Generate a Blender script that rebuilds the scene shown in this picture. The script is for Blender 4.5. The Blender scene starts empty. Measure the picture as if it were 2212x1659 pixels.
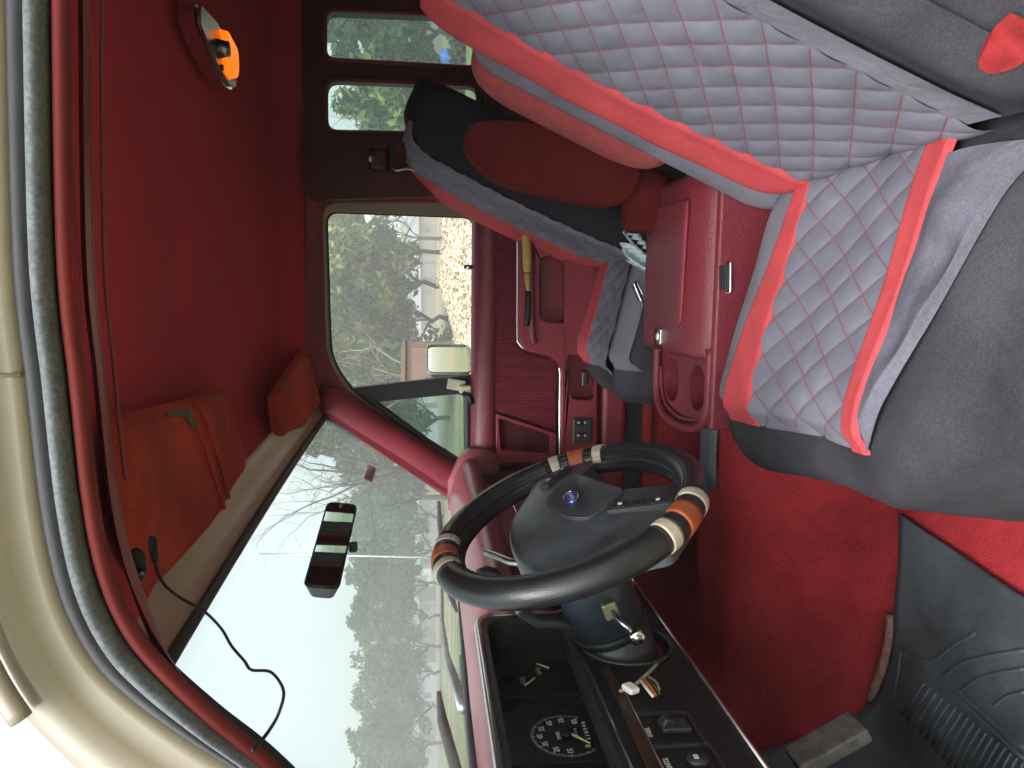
import bpy, bmesh, math, random
import numpy as np
from mathutils import Vector, Matrix
from mathutils.geometry import tessellate_polygon

# ------------------------------------------------------------------ camera, sky, sun, exposure
scene = bpy.context.scene
COL = scene.collection
R = math.radians
PITCH, YAW, FPX = R(6.4), R(7.0), 1660.7           # phone held sideways at the open driver door
CAM = Vector((0, 0, 1.6))
FWD = Vector((-math.sin(YAW)*math.cos(PITCH), math.cos(YAW)*math.cos(PITCH), -math.sin(PITCH)))
RGT = Vector((math.cos(YAW), math.sin(YAW), 0))
UPV = RGT.cross(FWD)
cd = bpy.data.cameras.new('camera'); cam = bpy.data.objects.new('camera', cd); COL.objects.link(cam)
cd.sensor_width = 36; cd.lens = FPX/2212*36; cd.clip_start = .02; cd.clip_end = 3000
m = Matrix.Identity(4)
for i in range(3):
    m[i][0] = -UPV[i]; m[i][1] = RGT[i]; m[i][2] = -FWD[i]; m[i][3] = CAM[i]
cam.matrix_world = m
scene.camera = cam

SUN_EL, SUN_AZ = R(52), R(200)
world = bpy.data.worlds.new('World'); scene.world = world; world.use_nodes = True
wn = world.node_tree; wn.nodes.clear()
sky = wn.nodes.new('ShaderNodeTexSky'); sky.sky_type = 'NISHITA'; sky.sun_disc = False
sky.sun_elevation = SUN_EL; sky.sun_rotation = SUN_AZ; sky.dust_density = 6; sky.air_density = 1.2
bw = wn.nodes.new('ShaderNodeRGBToBW')
gray = wn.nodes.new('ShaderNodeMix'); gray.data_type = 'RGBA'; gray.blend_type = 'MULTIPLY'
gray.inputs[0].default_value = 1; gray.inputs[7].default_value = (.97, 1.0, 1.0, 1)
mixs = wn.nodes.new('ShaderNodeMix'); mixs.data_type = 'RGBA'; mixs.inputs[0].default_value = .9
bg = wn.nodes.new('ShaderNodeBackground'); bg.inputs[1].default_value = .15
wo = wn.nodes.new('ShaderNodeOutputWorld')
wn.links.new(sky.outputs[0], bw.inputs[0]); wn.links.new(bw.outputs[0], gray.inputs[6])
wn.links.new(sky.outputs[0], mixs.inputs[6]); wn.links.new(gray.outputs[2], mixs.inputs[7])
wn.links.new(mixs.outputs[2], bg.inputs[0]); wn.links.new(bg.outputs[0], wo.inputs[0])

sd = bpy.data.lights.new('sun', 'SUN'); sun = bpy.data.objects.new('sun', sd); COL.objects.link(sun)
sd.energy = .5; sd.angle = R(25); sd.color = (1, .97, .93)
sdir = Vector((-.35, -.75, 1.1)).normalized()          # soft light from the open-door side
sun.rotation_euler = sdir.to_track_quat('Z', 'Y').to_euler(); sun.location = (0, -5, 12)

vs = scene.view_settings
vs.view_transform = 'Standard'; vs.look = 'None'; vs.gamma = 1; vs.use_curve_mapping = False
vs.exposure = 1.8
scene.cycles.use_denoising = True
scene.cycles.max_bounces = 7; scene.cycles.diffuse_bounces = 5; scene.cycles.glossy_bounces = 3
scene.cycles.use_adaptive_sampling = True; scene.cycles.adaptive_threshold = .025
scene.cycles.transparent_max_bounces = 10; scene.cycles.volume_bounces = 1
scene.cycles.sample_clamp_indirect = 8

# ------------------------------------------------------------------ helpers
def ray(x, y):
    return FWD + RGT*(-(y-829.5)/FPX) + UPV*(-(x-1106)/FPX)
def W(x, y, X=None, Y=None, Z=None):
    """the point of the place on a sight line, at a known distance X, Y or height Z"""
    d = ray(x, y)
    t = X/d.x if X is not None else Y/d.y if Y is not None else (Z-1.6)/d.z
    return CAM + d*t
def WP(x, y, n, k):
    d = ray(x, y); n = Vector(n); return CAM + d*((k-n.dot(CAM))/n.dot(d))
def V(*a): return Vector(a)
def lerp(a, b, t): return a+(b-a)*t
def sm(a, b, x):
    t = min(1, max(0, (x-a)/(b-a))); return t*t*(3-2*t)

def spl(pts, n=8, closed=False):
    """Catmull-Rom through points"""
    P = [Vector(p) for p in pts]; N = len(P); out = []
    for i in range(N if closed else N-1):
        if closed: p0, p1, p2, p3 = P[i-1], P[i], P[(i+1) % N], P[(i+2) % N]
        else: p0, p1, p2, p3 = P[max(i-1, 0)], P[i], P[i+1], P[min(i+2, N-1)]
        for k in range(n):
            t = k/n
            out.append(.5*((2*p1)+(p2-p0)*t+(2*p0-5*p1+4*p2-p3)*t*t+(3*p1-p0-3*p2+p3)*t**3))
    if not closed: out.append(P[-1].copy())
    return out
def rounded(poly, r, n=5):
    """2D polygon with rounded corners; r a number or a list"""
    P = [Vector(p) for p in poly]; out = []
    for i, p in enumerate(P):
        a, b = P[i-1], P[(i+1) % len(P)]; ri = r[i] if isinstance(r, (list, tuple)) else r
        u, v = a-p, b-p; d = min(ri, u.length*.49, v.length*.49)
        if d <= 1e-6: out.append(p); continue
        s, e = p+u.normalized()*d, p+v.normalized()*d
        for k in range(n+1):
            t = k/n; out.append(s*(1-t)**2+p*2*t*(1-t)+e*t*t)
    return out

def link(o, parent):
    COL.objects.link(o)
    if parent is not None:
        o.parent = parent
        o.matrix_parent_inverse = BASE.get(parent.name, Matrix.Identity(4))
BASE = {}
def obj(name, verts, faces, mat, parent=None, smooth=False, bevel=0, seg=2, solid=0, sub=0, uv=None, angle=None):
    me = bpy.data.meshes.new(name); me.from_pydata([tuple(v) for v in verts], [], faces); me.update()
    if uv is not None:
        ul = me.uv_layers.new(name='UVMap')
        li = np.empty(len(me.loops), dtype=np.int32); me.loops.foreach_get('vertex_index', li)
        ul.data.foreach_set('uv', np.asarray(uv, dtype=np.float32)[li].ravel())
    if mat: me.materials.append(mat)
    o = bpy.data.objects.new(name, me); link(o, parent)
    if smooth: me.polygons.foreach_set('use_smooth', [True]*len(me.polygons))
    if solid:
        s = o.modifiers.new('solid', 'SOLIDIFY'); s.thickness = solid; s.offset = 0
    if bevel:
        b = o.modifiers.new('bevel', 'BEVEL'); b.width = bevel; b.segments = seg; b.limit_method = 'ANGLE'
        b.angle_limit = R(angle or 35); b.harden_normals = False
        if seg >= 2: me.polygons.foreach_set('use_smooth', [True]*len(me.polygons)); b.harden_normals = True
    if sub:
        s = o.modifiers.new('sub', 'SUBSURF'); s.levels = s.render_levels = sub
    return o
def thing(name, label, cat, loc=(0, 0, 0), group=None):
    o = bpy.data.objects.new(name, None); o.empty_display_size = .1; o.location = loc; COL.objects.link(o)
    BASE[o.name] = Matrix.Translation(-Vector(loc))
    return tag(o, label, cat, group)
def tag(o, label, cat, group=None):
    o['label'] = label; o['category'] = cat
    if group: o['group'] = group
    return o
def grid(name, fn, nu, nv, mat, parent=None, uvfn=None, smooth=True, solid=0, flip=False, closed_u=False):
    vs_, uv = [], []
    for j in range(nv+1):
        for i in range(nu+(0 if closed_u else 1)):
            u, v = i/nu, j/nv; vs_.append(fn(u, v)); uv.append(uvfn(u, v) if uvfn else (u, v))
    nn = nu if closed_u else nu+1; f = []
    for j in range(nv):
        for i in range(nu):
            a = j*nn+i; b = j*nn+(i+1) % nn; q = (a, b, b+nn, a+nn); f.append(q[::-1] if flip else q)
    return obj(name, vs_, f, mat, parent, smooth=smooth, solid=solid, uv=uv)
def frames(pts, closed=False):
    P = [Vector(p) for p in pts]; N = len(P); out = []; nrm = None
    for i in range(N):
        a = P[i-1] if (closed or i > 0) else P[i]; b = P[(i+1) % N] if (closed or i < N-1) else P[i]
        t = (b-a).normalized()
        if nrm is None:
            nrm = t.orthogonal().normalized()
        nrm = (nrm-t*nrm.dot(t)).normalized(); out.append((P[i], nrm.copy(), t.cross(nrm)))
    return out
def tube_data(pts, r, n=10, closed=False, flat=1.0):
    fr = frames(pts, closed); N = len(fr); vs_, f = [], []
    for i, (p, a, b) in enumerate(fr):
        ri = r[i] if isinstance(r, (list, tuple)) else r
        for k in range(n):
            t = 2*math.pi*k/n; vs_.append(p+a*(ri*math.cos(t))+b*(ri*math.sin(t)*flat))
    for i in range(N if closed else N-1):
        for k in range(n):
            a = i*n+k; b = i*n+(k+1) % n; c = ((i+1) % N)*n
            f.append((a, b, c+(k+1) % n, c+k))
    if not closed:
        f.append(tuple(range(n))[::-1]); f.append(tuple((N-1)*n+k for k in range(n)))
    return vs_, f
def tube(name, pts, r, mat, parent=None, n=10, closed=False, flat=1.0):
    v, f = tube_data(pts, r, n, closed, flat); return obj(name, v, f, mat, parent, smooth=True)
def multi(name, parts, mat, parent=None, smooth=True, bevel=0):
    v, f = [], []
    for pv, pf in parts:
        o = len(v); v += list(pv); f += [tuple(i+o for i in q) for q in pf]
    return obj(name, v, f, mat, parent, smooth=smooth, bevel=bevel)
def sweep(name, path, prof, mat, parent=None, closed=False, smooth=True):
    """path: list of (pos, a, b); prof: list of (p, q)"""
    vs_, f = [], []; n = len(prof)
    for p, a, b in path:
        for (s, t) in prof: vs_.append(p+a*s+b*t)
    for i in range(len(path)-1):
        for k in range(n if closed else n-1):
            a = i*n+k; b = i*n+(k+1) % n; f.append((a, b, b+n, a+n))
    if closed:
        f.append(tuple(range(n))[::-1]); f.append(tuple((len(path)-1)*n+k for k in range(n)))
    return obj(name, vs_, f, mat, parent, smooth=smooth)
def box_data(c, s, rot=None):
    c = Vector(c); v = []
    for x in (-.5, .5):
        for y in (-.5, .5):
            for z in (-.5, .5):
                p = Vector((x*s[0], y*s[1], z*s[2])); v.append(c+(rot @ p if rot else p))
    return v, [(0, 1, 3, 2), (4, 6, 7, 5), (0, 4, 5, 1), (2, 3, 7, 6), (0, 2, 6, 4), (1, 5, 7, 3)]
def box(name, c, s, mat, parent=None, rot=None, bevel=.003, seg=2):
    v, f = box_data(c, s, rot); return obj(name, v, f, mat, parent, bevel=min(bevel, min(s)*.45), seg=seg)
def plate(name, outer, holes, fmap, depth, mat, parent=None, bevel=0, back=True, seg=2, smooth=False):
    """flat panel with holes: outlines in 2D, fmap(a, b, d) -> 3D, d from 0 (front) to depth (back)"""
    loops = [[Vector((p[0], p[1], 0)) for p in outer]]+[[Vector((p[0], p[1], 0)) for p in h] for h in holes]
    tris = tessellate_polygon(loops); flat = [p for l in loops for p in l]; N = len(flat)
    vs_ = [fmap(p.x, p.y, 0) for p in flat]+[fmap(p.x, p.y, depth) for p in flat]
    f = []
    for t in tris:
        f.append(tuple(t))
        if back: f.append(tuple(i+N for i in t[::-1]))
    o = 0
    for l in loops:
        n = len(l)
        for i in range(n):
            a, b = o+i, o+(i+1) % n; f.append((a, b, b+N, a+N))
        o += n
    ob = obj(name, vs_, f, mat, parent)
    bm = bmesh.new(); bm.from_mesh(ob.data); bmesh.ops.recalc_face_normals(bm, faces=bm.faces); bm.to_mesh(ob.data); bm.free()
    if bevel:
        b = ob.modifiers.new('bevel', 'BEVEL'); b.width = bevel; b.segments = seg; b.limit_method = 'ANGLE'; b.angle_limit = R(50)
        b.harden_normals = True
        ob.data.polygons.foreach_set('use_smooth', [True]*len(ob.data.polygons))
    return ob
def text(name, s, size, mtx, mat, parent=None, depth=.0006):
    cu = bpy.data.curves.new(name, 'FONT'); cu.body = s; cu.size = size; cu.align_x = 'CENTER'; cu.align_y = 'CENTER'; cu.extrude = depth
    cu.resolution_u = 2
    t = bpy.data.objects.new('tmp', cu); COL.objects.link(t)
    dg = bpy.context.evaluated_depsgraph_get(); me = bpy.data.meshes.new_from_object(t.evaluated_get(dg))
    bpy.data.objects.remove(t); bpy.data.curves.remove(cu)
    me.transform(mtx); me.materials.clear(); me.materials.append(mat); me.name = name
    o = bpy.data.objects.new(name, me); link(o, parent); return o
def basis(o, ex, ey):
    ex = Vector(ex).normalized(); ey = Vector(ey); ey = (ey-ex*ey.dot(ex)).normalized(); ez = ex.cross(ey)
    mm = Matrix.Identity(4)
    for i in range(3): mm[i][0] = ex[i]; mm[i][1] = ey[i]; mm[i][2] = ez[i]; mm[i][3] = o[i]
    return mm

# ------------------------------------------------------------------ materials
def mat(name, col, rough=.5, var=0, vscale=6, bump=0, bscale=200, metal=0, spec=.5, sheen=0, coat=0, col2=None, detail=4, bdist=.002, voro=False, fold=0, fscale=9, speck=0, sscale=450):
    M = bpy.data.materials.new(name); M.use_nodes = True; nt = M.node_tree; b = nt.nodes['Principled BSDF']
    b.inputs['Base Color'].default_value = (*col, 1); b.inputs['Roughness'].default_value = rough
    b.inputs['Metallic'].default_value = metal; b.inputs['Specular IOR Level'].default_value = spec
    b.inputs['Sheen Weight'].default_value = sheen; b.inputs['Coat Weight'].default_value = coat
    b.inputs['Sheen Roughness'].default_value = .4
    tc = nt.nodes.new('ShaderNodeTexCoord')
    if var or col2:
        nz = nt.nodes.new('ShaderNodeTexNoise'); nz.inputs['Scale'].default_value = vscale; nz.inputs['Detail'].default_value = detail
        nz.inputs['Roughness'].default_value = .65
        nt.links.new(tc.outputs['Object'], nz.inputs['Vector'])
        rp = nt.nodes.new('ShaderNodeValToRGB'); rp.color_ramp.elements[0].position = .32; rp.color_ramp.elements[1].position = .68
        c2 = col2 or tuple(min(1, c*(1+var)) for c in col); c1 = col if col2 else tuple(c*(1-var) for c in col)
        rp.color_ramp.elements[0].color = (*c1, 1); rp.color_ramp.elements[1].color = (*c2, 1)
        nt.links.new(nz.outputs['Fac'], rp.inputs['Fac']); nt.links.new(rp.outputs['Color'], b.inputs['Base Color'])
        mr = nt.nodes.new('ShaderNodeMapRange'); mr.inputs['To Min'].default_value = max(.03, rough-.12); mr.inputs['To Max'].default_value = min(1, rough+.12)
        nt.links.new(nz.outputs['Fac'], mr.inputs['Value']); nt.links.new(mr.outputs['Result'], b.inputs['Roughness'])
    if bump:
        n2 = nt.nodes.new('ShaderNodeTexVoronoi' if voro else 'ShaderNodeTexNoise'); n2.inputs['Scale'].default_value = bscale
        if not voro: n2.inputs['Detail'].default_value = 3
        nt.links.new(tc.outputs['Object'], n2.inputs['Vector'])
        bp = nt.nodes.new('ShaderNodeBump'); bp.inputs['Strength'].default_value = bump; bp.inputs['Distance'].default_value = bdist
        nt.links.new(n2.outputs[0], bp.inputs['Height']); nt.links.new(bp.outputs['Normal'], b.inputs['Normal'])
    if speck:
        n4 = nt.nodes.new('ShaderNodeTexNoise'); n4.inputs['Scale'].default_value = sscale; n4.inputs['Detail'].default_value = 2
        nt.links.new(tc.outputs['Object'], n4.inputs['Vector'])
        m4 = nt.nodes.new('ShaderNodeMapRange'); m4.inputs['From Min'].default_value = .3; m4.inputs['From Max'].default_value = .7
        m4.inputs['To Min'].default_value = 1-speck; m4.inputs['To Max'].default_value = 1+speck
        nt.links.new(n4.outputs[0], m4.inputs['Value'])
        x4 = nt.nodes.new('ShaderNodeMix'); x4.data_type = 'RGBA'; x4.blend_type = 'MULTIPLY'; x4.inputs[0].default_value = 1; x4.inputs[6].default_value = (*col, 1)
        if b.inputs['Base Color'].links: nt.links.new(b.inputs['Base Color'].links[0].from_socket, x4.inputs[6])
        nt.links.new(m4.outputs[0], x4.inputs[7]); nt.links.new(x4.outputs[2], b.inputs['Base Color'])
    if fold:
        n3 = nt.nodes.new('ShaderNodeTexNoise'); n3.inputs['Scale'].default_value = fscale; n3.inputs['Detail'].default_value = 3; n3.inputs['Distortion'].default_value = .7
        nt.links.new(tc.outputs['Object'], n3.inputs['Vector'])
        b3 = nt.nodes.new('ShaderNodeBump'); b3.inputs['Strength'].default_value = .8; b3.inputs['Distance'].default_value = fold
        nt.links.new(n3.outputs[0], b3.inputs['Height'])
        if bump: nt.links.new(b3.outputs['Normal'], bp.inputs['Normal'])
        else: nt.links.new(b3.outputs['Normal'], b.inputs['Normal'])
    return M
def nodes_of(M): return M.node_tree, M.node_tree.nodes['Principled BSDF']

VINYL = mat('red_vinyl', (.185, .017, .028), .45, var=.18, vscale=7, bump=.35, bscale=420, bdist=.001, spec=.3, speck=0.15, sscale=520)
VINYL_LT = mat('worn_red_vinyl', (.135, .0165, .0255), .40, var=.2, vscale=5, bump=.6, bscale=260, bdist=.0018, spec=.35, speck=0.2, sscale=420)
DASHRED = mat('dash_red', (.23, .062, .070), .32, var=.15, vscale=6, bump=.25, bscale=300, bdist=.001, spec=.4, speck=0.12, sscale=450)
HEADLINER = mat('headliner_red', (.43, .034, .056), .9, var=.12, vscale=2.2, bump=.3, bscale=700, bdist=.001, spec=.08, speck=0.22, sscale=420)
VISOR = mat('visor_red_cloth', (.34, .042, .024), .85, var=.32, vscale=9, bump=.4, bscale=400, bdist=.001, spec=.1, speck=0.25, sscale=420)
TRIMRED = mat('red_trim_moulding', (.150, .020, .018), .7, var=.15, vscale=9, bump=.2, bscale=300, bdist=.001, spec=.25)
CARPET = mat('red_carpet', (.42, .034, .043), .98, var=.34, vscale=6, bump=1.0, bscale=600, bdist=.005, spec=.03, speck=0.32, sscale=420)
ARMCLOTH = mat('dark_red_cloth', (.080, .0085, .0085), .95, var=.15, vscale=10, bump=.4, bscale=800, bdist=.001, spec=.06, speck=0.2, sscale=450)
CREAM = mat('cream_paint', (.205, .174, .124), .32, var=.07, vscale=5, coat=.35)
BEIGE = mat('header_paint', (.26, .18, .145), .4, var=.1, vscale=8)
RUBBER = mat('black_rubber', (.018, .018, .02), .6, var=.2, vscale=30)
SEAL = mat('grey_seal_rubber', (.090, .099, .108), .8, var=.3, vscale=22, bump=.3, bscale=120, bdist=.001, speck=0.3, sscale=260)
SEALD = mat('grey_seal_base', (.030, .030, .035), .65, var=.25, vscale=18)
BLACKP = mat('black_plastic', (.009, .010, .012), .42, var=.3, vscale=25, bump=.15, bscale=500, bdist=.0006, spec=.3)
BLACKG = mat('black_gloss', (.018, .018, .021), .3, var=.15, vscale=14, spec=.25)
DARKGREY = mat('dark_grey_plastic', (.022, .025, .028), .42, var=.25, vscale=18, bump=.2, bscale=500, bdist=.0006)
LEATHER = mat('black_leather', (.009, .009, .011), .34, var=.2, vscale=40, bump=.22, bscale=520, bdist=.001, voro=True)
BAND_B = mat('cream_leather', (.36, .31, .24), .5, var=.2, vscale=60, bump=.3, bscale=500, bdist=.001)
BAND_O = mat('orange_leather', (.28, .06, .015), .5, var=.2, vscale=60, bump=.3, bscale=500, bdist=.001)
CHROME = mat('chrome', (.62, .62, .62), .12, metal=1)
SATIN = mat('satin_chrome', (.5, .5, .48), .38, metal=.75)
SILVER = mat('silver_trim', (.62, .62, .60), .25, metal=1)
STEEL = mat('steel', (.35, .36, .37), .3, metal=1, var=.2, vscale=40)
MIRROR = mat('mirror_silver', (.86, .87, .87), .015, metal=1)
GREYCLOTH = mat('grey_seat_cloth', (.120, .117, .138), .8, var=.14, vscale=11, bump=.35, bscale=650, bdist=.001, spec=.1, fold=.010, fscale=11, speck=0.16, sscale=480)
LILAC = mat('lilac_grey_seat_cloth', (.092, .088, .110), .8, var=.25, vscale=9, bump=.4, bscale=500, bdist=.001, spec=.12, fold=.012, fscale=10, speck=0.18, sscale=450)
VINYL_SHADE = mat('shade_darkened_rear_vinyl', (.065, .008, .013), .5, var=.18, vscale=7, bump=.35, bscale=420, bdist=.001, spec=.25)  # maroon vinyl painted darker, standing in for shade at the cab's rear
DARKCLOTH = mat('charcoal_seat_cloth', (.031, .029, .0345), .8, var=.28, vscale=8, bump=.4, bscale=450, bdist=.001, spec=.12, fold=.012, fscale=7, speck=0.22, sscale=420)
BLACKCLOTH = mat('black_seat_cloth', (.012, .011, .014), .85, var=.2, vscale=10, bump=.3, bscale=500, bdist=.001, spec=.1)
REDCLOTH = mat('coral_red_cloth', (.345, .046, .052), .7, var=.16, vscale=14, bump=.3, bscale=450, bdist=.001, spec=.12, fold=.0035, fscale=14, speck=0.12, sscale=480)
PLAID = mat('old_red_seat_cloth', (.24, .035, .036), .9, var=.2, vscale=40, bump=.4, bscale=600, bdist=.001, speck=0.3, sscale=380)
MATRUB = mat('grey_floor_mat', (.058, .069, .078), .6, var=.4, vscale=7, bump=.3, bscale=250, bdist=.001, speck=0.25, sscale=350)
WOOD = mat('dark_woodgrain', (.010, .005, .004), .38, var=0, vscale=16, col2=(.060, .024, .013), spec=.3)
YFOAM = mat('yellow_foam', (.36, .25, .07), .9, var=.3, vscale=50, bump=.6, bscale=300, bdist=.002)
WHITEP = mat('white_plastic', (.75, .75, .72), .45)
INK = mat('white_ink', (.5, .5, .47), .6)
NEEDLE = mat('yellow_needle', (.75, .68, .22), .5)
ORANGEW = mat('orange_wire', (.50, .13, .03), .5)
OLIVEW = mat('olive_wire', (.10, .10, .03), .5)
BLUEE = mat('blue_enamel', (.010, .028, .17), .3, coat=.15)
BAGM = mat('pale_blue_plastic', (.42, .52, .54), .35, var=.2, vscale=25)
PEDAL = mat('worn_pedal_rubber', (.14, .135, .12), .6, var=.5, vscale=35)
BEIGEP = mat('beige_plastic', (.42, .38, .27), .5)

def glass(name, tint, dust=0.0, refl=.025):
    M = bpy.data.materials.new(name); M.use_nodes = True; nt = M.node_tree; nt.nodes.clear()
    o = nt.nodes.new('ShaderNodeOutputMaterial'); t = nt.nodes.new('ShaderNodeBsdfTransparent'); t.inputs[0].default_value = (*tint, 1)
    g = nt.nodes.new('ShaderNodeBsdfGlossy'); g.inputs['Roughness'].default_value = .01; g.inputs[0].default_value = (1, 1, 1, 1)
    lw = nt.nodes.new('ShaderNodeLayerWeight'); lw.inputs[0].default_value = .5
    pw_ = nt.nodes.new('ShaderNodeMath'); pw_.operation = 'POWER'; pw_.inputs[1].default_value = 5; nt.links.new(lw.outputs['Facing'], pw_.inputs[0])
    ma = nt.nodes.new('ShaderNodeMath'); ma.operation = 'MULTIPLY_ADD'; ma.inputs[1].default_value = .35; ma.inputs[2].default_value = refl; nt.links.new(pw_.outputs[0], ma.inputs[0])
    mx = nt.nodes.new('ShaderNodeMixShader')
    nt.links.new(ma.outputs[0], mx.inputs[0]); nt.links.new(t.outputs[0], mx.inputs[1]); nt.links.new(g.outputs[0], mx.inputs[2])
    last = mx
    if dust:
        d = nt.nodes.new('ShaderNodeBsdfTranslucent'); d.inputs[0].default_value = (.85, .87, .86, 1)
        tc = nt.nodes.new('ShaderNodeTexCoord'); nz = nt.nodes.new('ShaderNodeTexNoise'); nz.inputs['Scale'].default_value = 7; nz.inputs['Detail'].default_value = 6
        nt.links.new(tc.outputs['Object'], nz.inputs['Vector'])
        mr = nt.nodes.new('ShaderNodeMapRange'); mr.inputs['To Min'].default_value = dust*.6; mr.inputs['To Max'].default_value = dust*1.4
        nt.links.new(nz.outputs['Fac'], mr.inputs['Value'])
        m2 = nt.nodes.new('ShaderNodeMixShader'); nt.links.new(mr.outputs[0], m2.inputs[0])
        nt.links.new(mx.outputs[0], m2.inputs[1]); nt.links.new(d.outputs[0], m2.inputs[2]); last = m2
    nt.links.new(last.outputs[0], o.inputs[0]); return M
GLASS_W = glass('windshield_glass', (.835, .883, .885), dust=.02)
GLASS_T = glass('tinted_glass', (.72, .81, .80))
# ------------------------------------------------------------------ the cab shell
cab = thing('truck_cab', 'old pickup cab with maroon lining, cream paint and grey rubber door seal', 'truck cab', (.1, 1.4, 0))
YC = 1.41
# --- floor, toe board and tunnel as one carpet
def floor_z(x, y):
    z = .75 + .22*sm(1.24, 1.50, y)*sm(1.95, 1.66, y)*sm(.5, .1, x)
    z += sm(-.80, -1.14, x)*.45
    return z + .004*math.sin(x*19+y*7)*math.sin(y*23)
grid('carpet', lambda u, v: V(lerp(-1.08, 1.10, u), lerp(.66, 2.16, v), floor_z(lerp(-1.08, 1.10, u), lerp(.66, 2.16, v))), 70, 50, CARPET, cab)
obj('tunnel_pad', [V(x, y, floor_z(x, y)+.008) for x, y in [(lerp(-.42, -.27, i/6), lerp(1.56, 1.86, j/6)) for j in range(7) for i in range(7)]], [(j*7+i, j*7+i+1, j*7+i+8, j*7+i+7) for j in range(6) for i in range(6)], MATRUB, cab, smooth=True, solid=.006)
box('floor_pan', (.02, 1.41, .69), (2.2, 1.6, .06), RUBBER, cab)
box('firewall', (-1.11, 1.41, 1.08), (.05, 1.56, .84), RUBBER, cab)
box('kick_panel', (-.90, .655, 1.09), (.40, .05, .80), VINYL, cab)
box('kick_panel', (-.83, 2.17, 1.09), (.50, .05, .80), VINYL, cab)
box('rocker_panel', (.02, .60, .70), (2.2, .12, .13), CREAM, cab, bevel=.02)
box('rear_wall', (1.13, 1.41, 1.36), (.06, 1.60, 1.30), ARMCLOTH, cab)
box('quarter_panel', (.845, .665, 1.33), (.58, .07, 1.22), VINYL, cab)
# --- headliner: shallow crown, rolls down at the sides and the front
def head_z(x, y):
    z = 1.985 - .03*((y-YC)/.55)**2
    z -= max(.06*sm(1.93, 2.07, y)+.035*sm(.86, .70, y), .055*sm(-.20, -.345, x))
    return z
grid('headliner', lambda u, v: V(lerp(-.345, 1.11, u), lerp(.70, 2.07, v), head_z(lerp(-.345, 1.11, u), lerp(.70, 2.07, v))), 50, 60, HEADLINER, cab, flip=True)
# --- outer roof skin
def roof_pt(u, v):
    x = lerp(-.42, 1.16, u); y = lerp(.675, 2.15, v)
    z = 2.085 - .03*((y-YC)/.6)**2 - .04*sm(.78, .66, y) - .04*sm(2.04, 2.19, y) - .10*sm(-.22, -.46, x) - .06*sm(1.0, 1.18, x)
    return V(x, y, z)
grid('roof', roof_pt, 40, 40, CREAM, cab)
# --- driver door opening: trim, seal and painted flange swept round it
def yo(z): return .612 + .225*(z-1.49)
op = [(.545, 1.30), (.54, 1.72), (.51, 1.83), (.45, 1.876), (.36, 1.886)]
for px, py in ((144, 0), (153, 553), (180, 830), (207, 1080), (240, 1240), (288, 1350), (350, 1430), (470, 1547), (600, 1659)):
    p = W(px, py, Y=.70); p = W(px, py, Y=yo(p.z)); op.append((p.x, p.z))
op += [(-.53, 1.635), (-.615, 1.545), (-.68, 1.44), (-.70, 1.2), (-.70, .85)]
path3 = spl([V(x, yo(z) if z > 1.5 else .612, z) for x, z in op], 8)
pth = []
for i, p in enumerate(path3):
    t = (path3[min(i+1, len(path3)-1)]-path3[max(i-1, 0)]).normalized()
    nrm = V(0, 1, 0).cross(t); nrm = V(nrm.x, 0, nrm.z).normalized()
    if nrm.dot(p-V(0, p.y, 1.4)) < 0: nrm = -nrm
    pth.append((p, nrm*lerp(.34, .90, sm(1.72, 1.885, p.z)), V(0, 1, 0)))
def circ(cx, cy, rx, ry, n=14, a0=0): return [(cx+rx*math.cos(2*math.pi*k/n+a0), cy+ry*math.sin(2*math.pi*k/n+a0)) for k in range(n)]
tpth = [(p_, a_.normalized()*lerp(.85, 1.0, sm(1.74, 1.88, p_.z)), b_) for p_, a_, b_ in pth]
sweep('pillar_trim', tpth, circ(.0058, .003, .0066, .010), TRIMRED, cab, closed=True)
upth = [(p_, a_, b_*lerp(.12, 1.0, sm(1.80, 1.885, p_.z))) for p_, a_, b_ in pth]
sweep('trim_flange', upth, [(.000, .030), (.004, .050), (.012, .075), (.03, .085)], VINYL, cab)
tube('headliner_piping', [p+a*.004+b*.078 for p, a, b in upth if p.x > -.20 and p.z > 1.8], .0018, VINYL_LT, cab, n=6)
sweep('seal_channel', pth, [(.013, .03), (.016, .012), (.017, -.002)], RUBBER, cab)
sw_ = sweep('weatherstrip', pth, [(.0165, .002), (.0155, -.006), (.018, -.014), (.0215, -.018), (.026, -.0185), (.030, -.0155), (.033, -.010), (.034, -.004)], SEAL, cab)
sweep('seal_lip', pth, [(.0325, -.009), (.036, -.0125), (.041, -.0145), (.0455, -.0125), (.0475, -.008)], SEALD, cab)
fpth = [(p_+a_*.0455, a_.normalized()*lerp(1.35, 1.15, sm(1.72, 1.885, p_.z)), b_) for p_, a_, b_ in pth]
sweep('door_flange', fpth, [(0, -.004), (.0035, -.012), (.0095, -.015), (.0175, -.0145), (.0245, -.020), (.0335, -.027), (.0465, -.029), (.0585, -.023), (.0675, -.006), (.0705, .03)], CREAM, cab)
# drip rail over the door, ending at the top of the windshield pillar
e0 = next(i for i, (p, a, b) in enumerate(pth) if p.x < -.315 and p.z > 1.5)
dr = [(p, a, b) for p, a, b in fpth[20:e0]]
sweep('drip_rail', dr, circ(.0505, -.042, .009, .007, 10), CREAM, cab, closed=True)
i0 = min(range(len(pth)), key=lambda i: abs(pth[i][0].x+.07)+(5 if pth[i][0].z < 1.7 else 0))
p, a, b = fpth[i0]
tube('weld_seam', [p+a*.0025+b*-.0125, p+a*.0175+b*-.0145, p+a*.0335+b*-.028, p+a*.0465+b*-.030], .0026, CREAM, cab, n=6)
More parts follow.
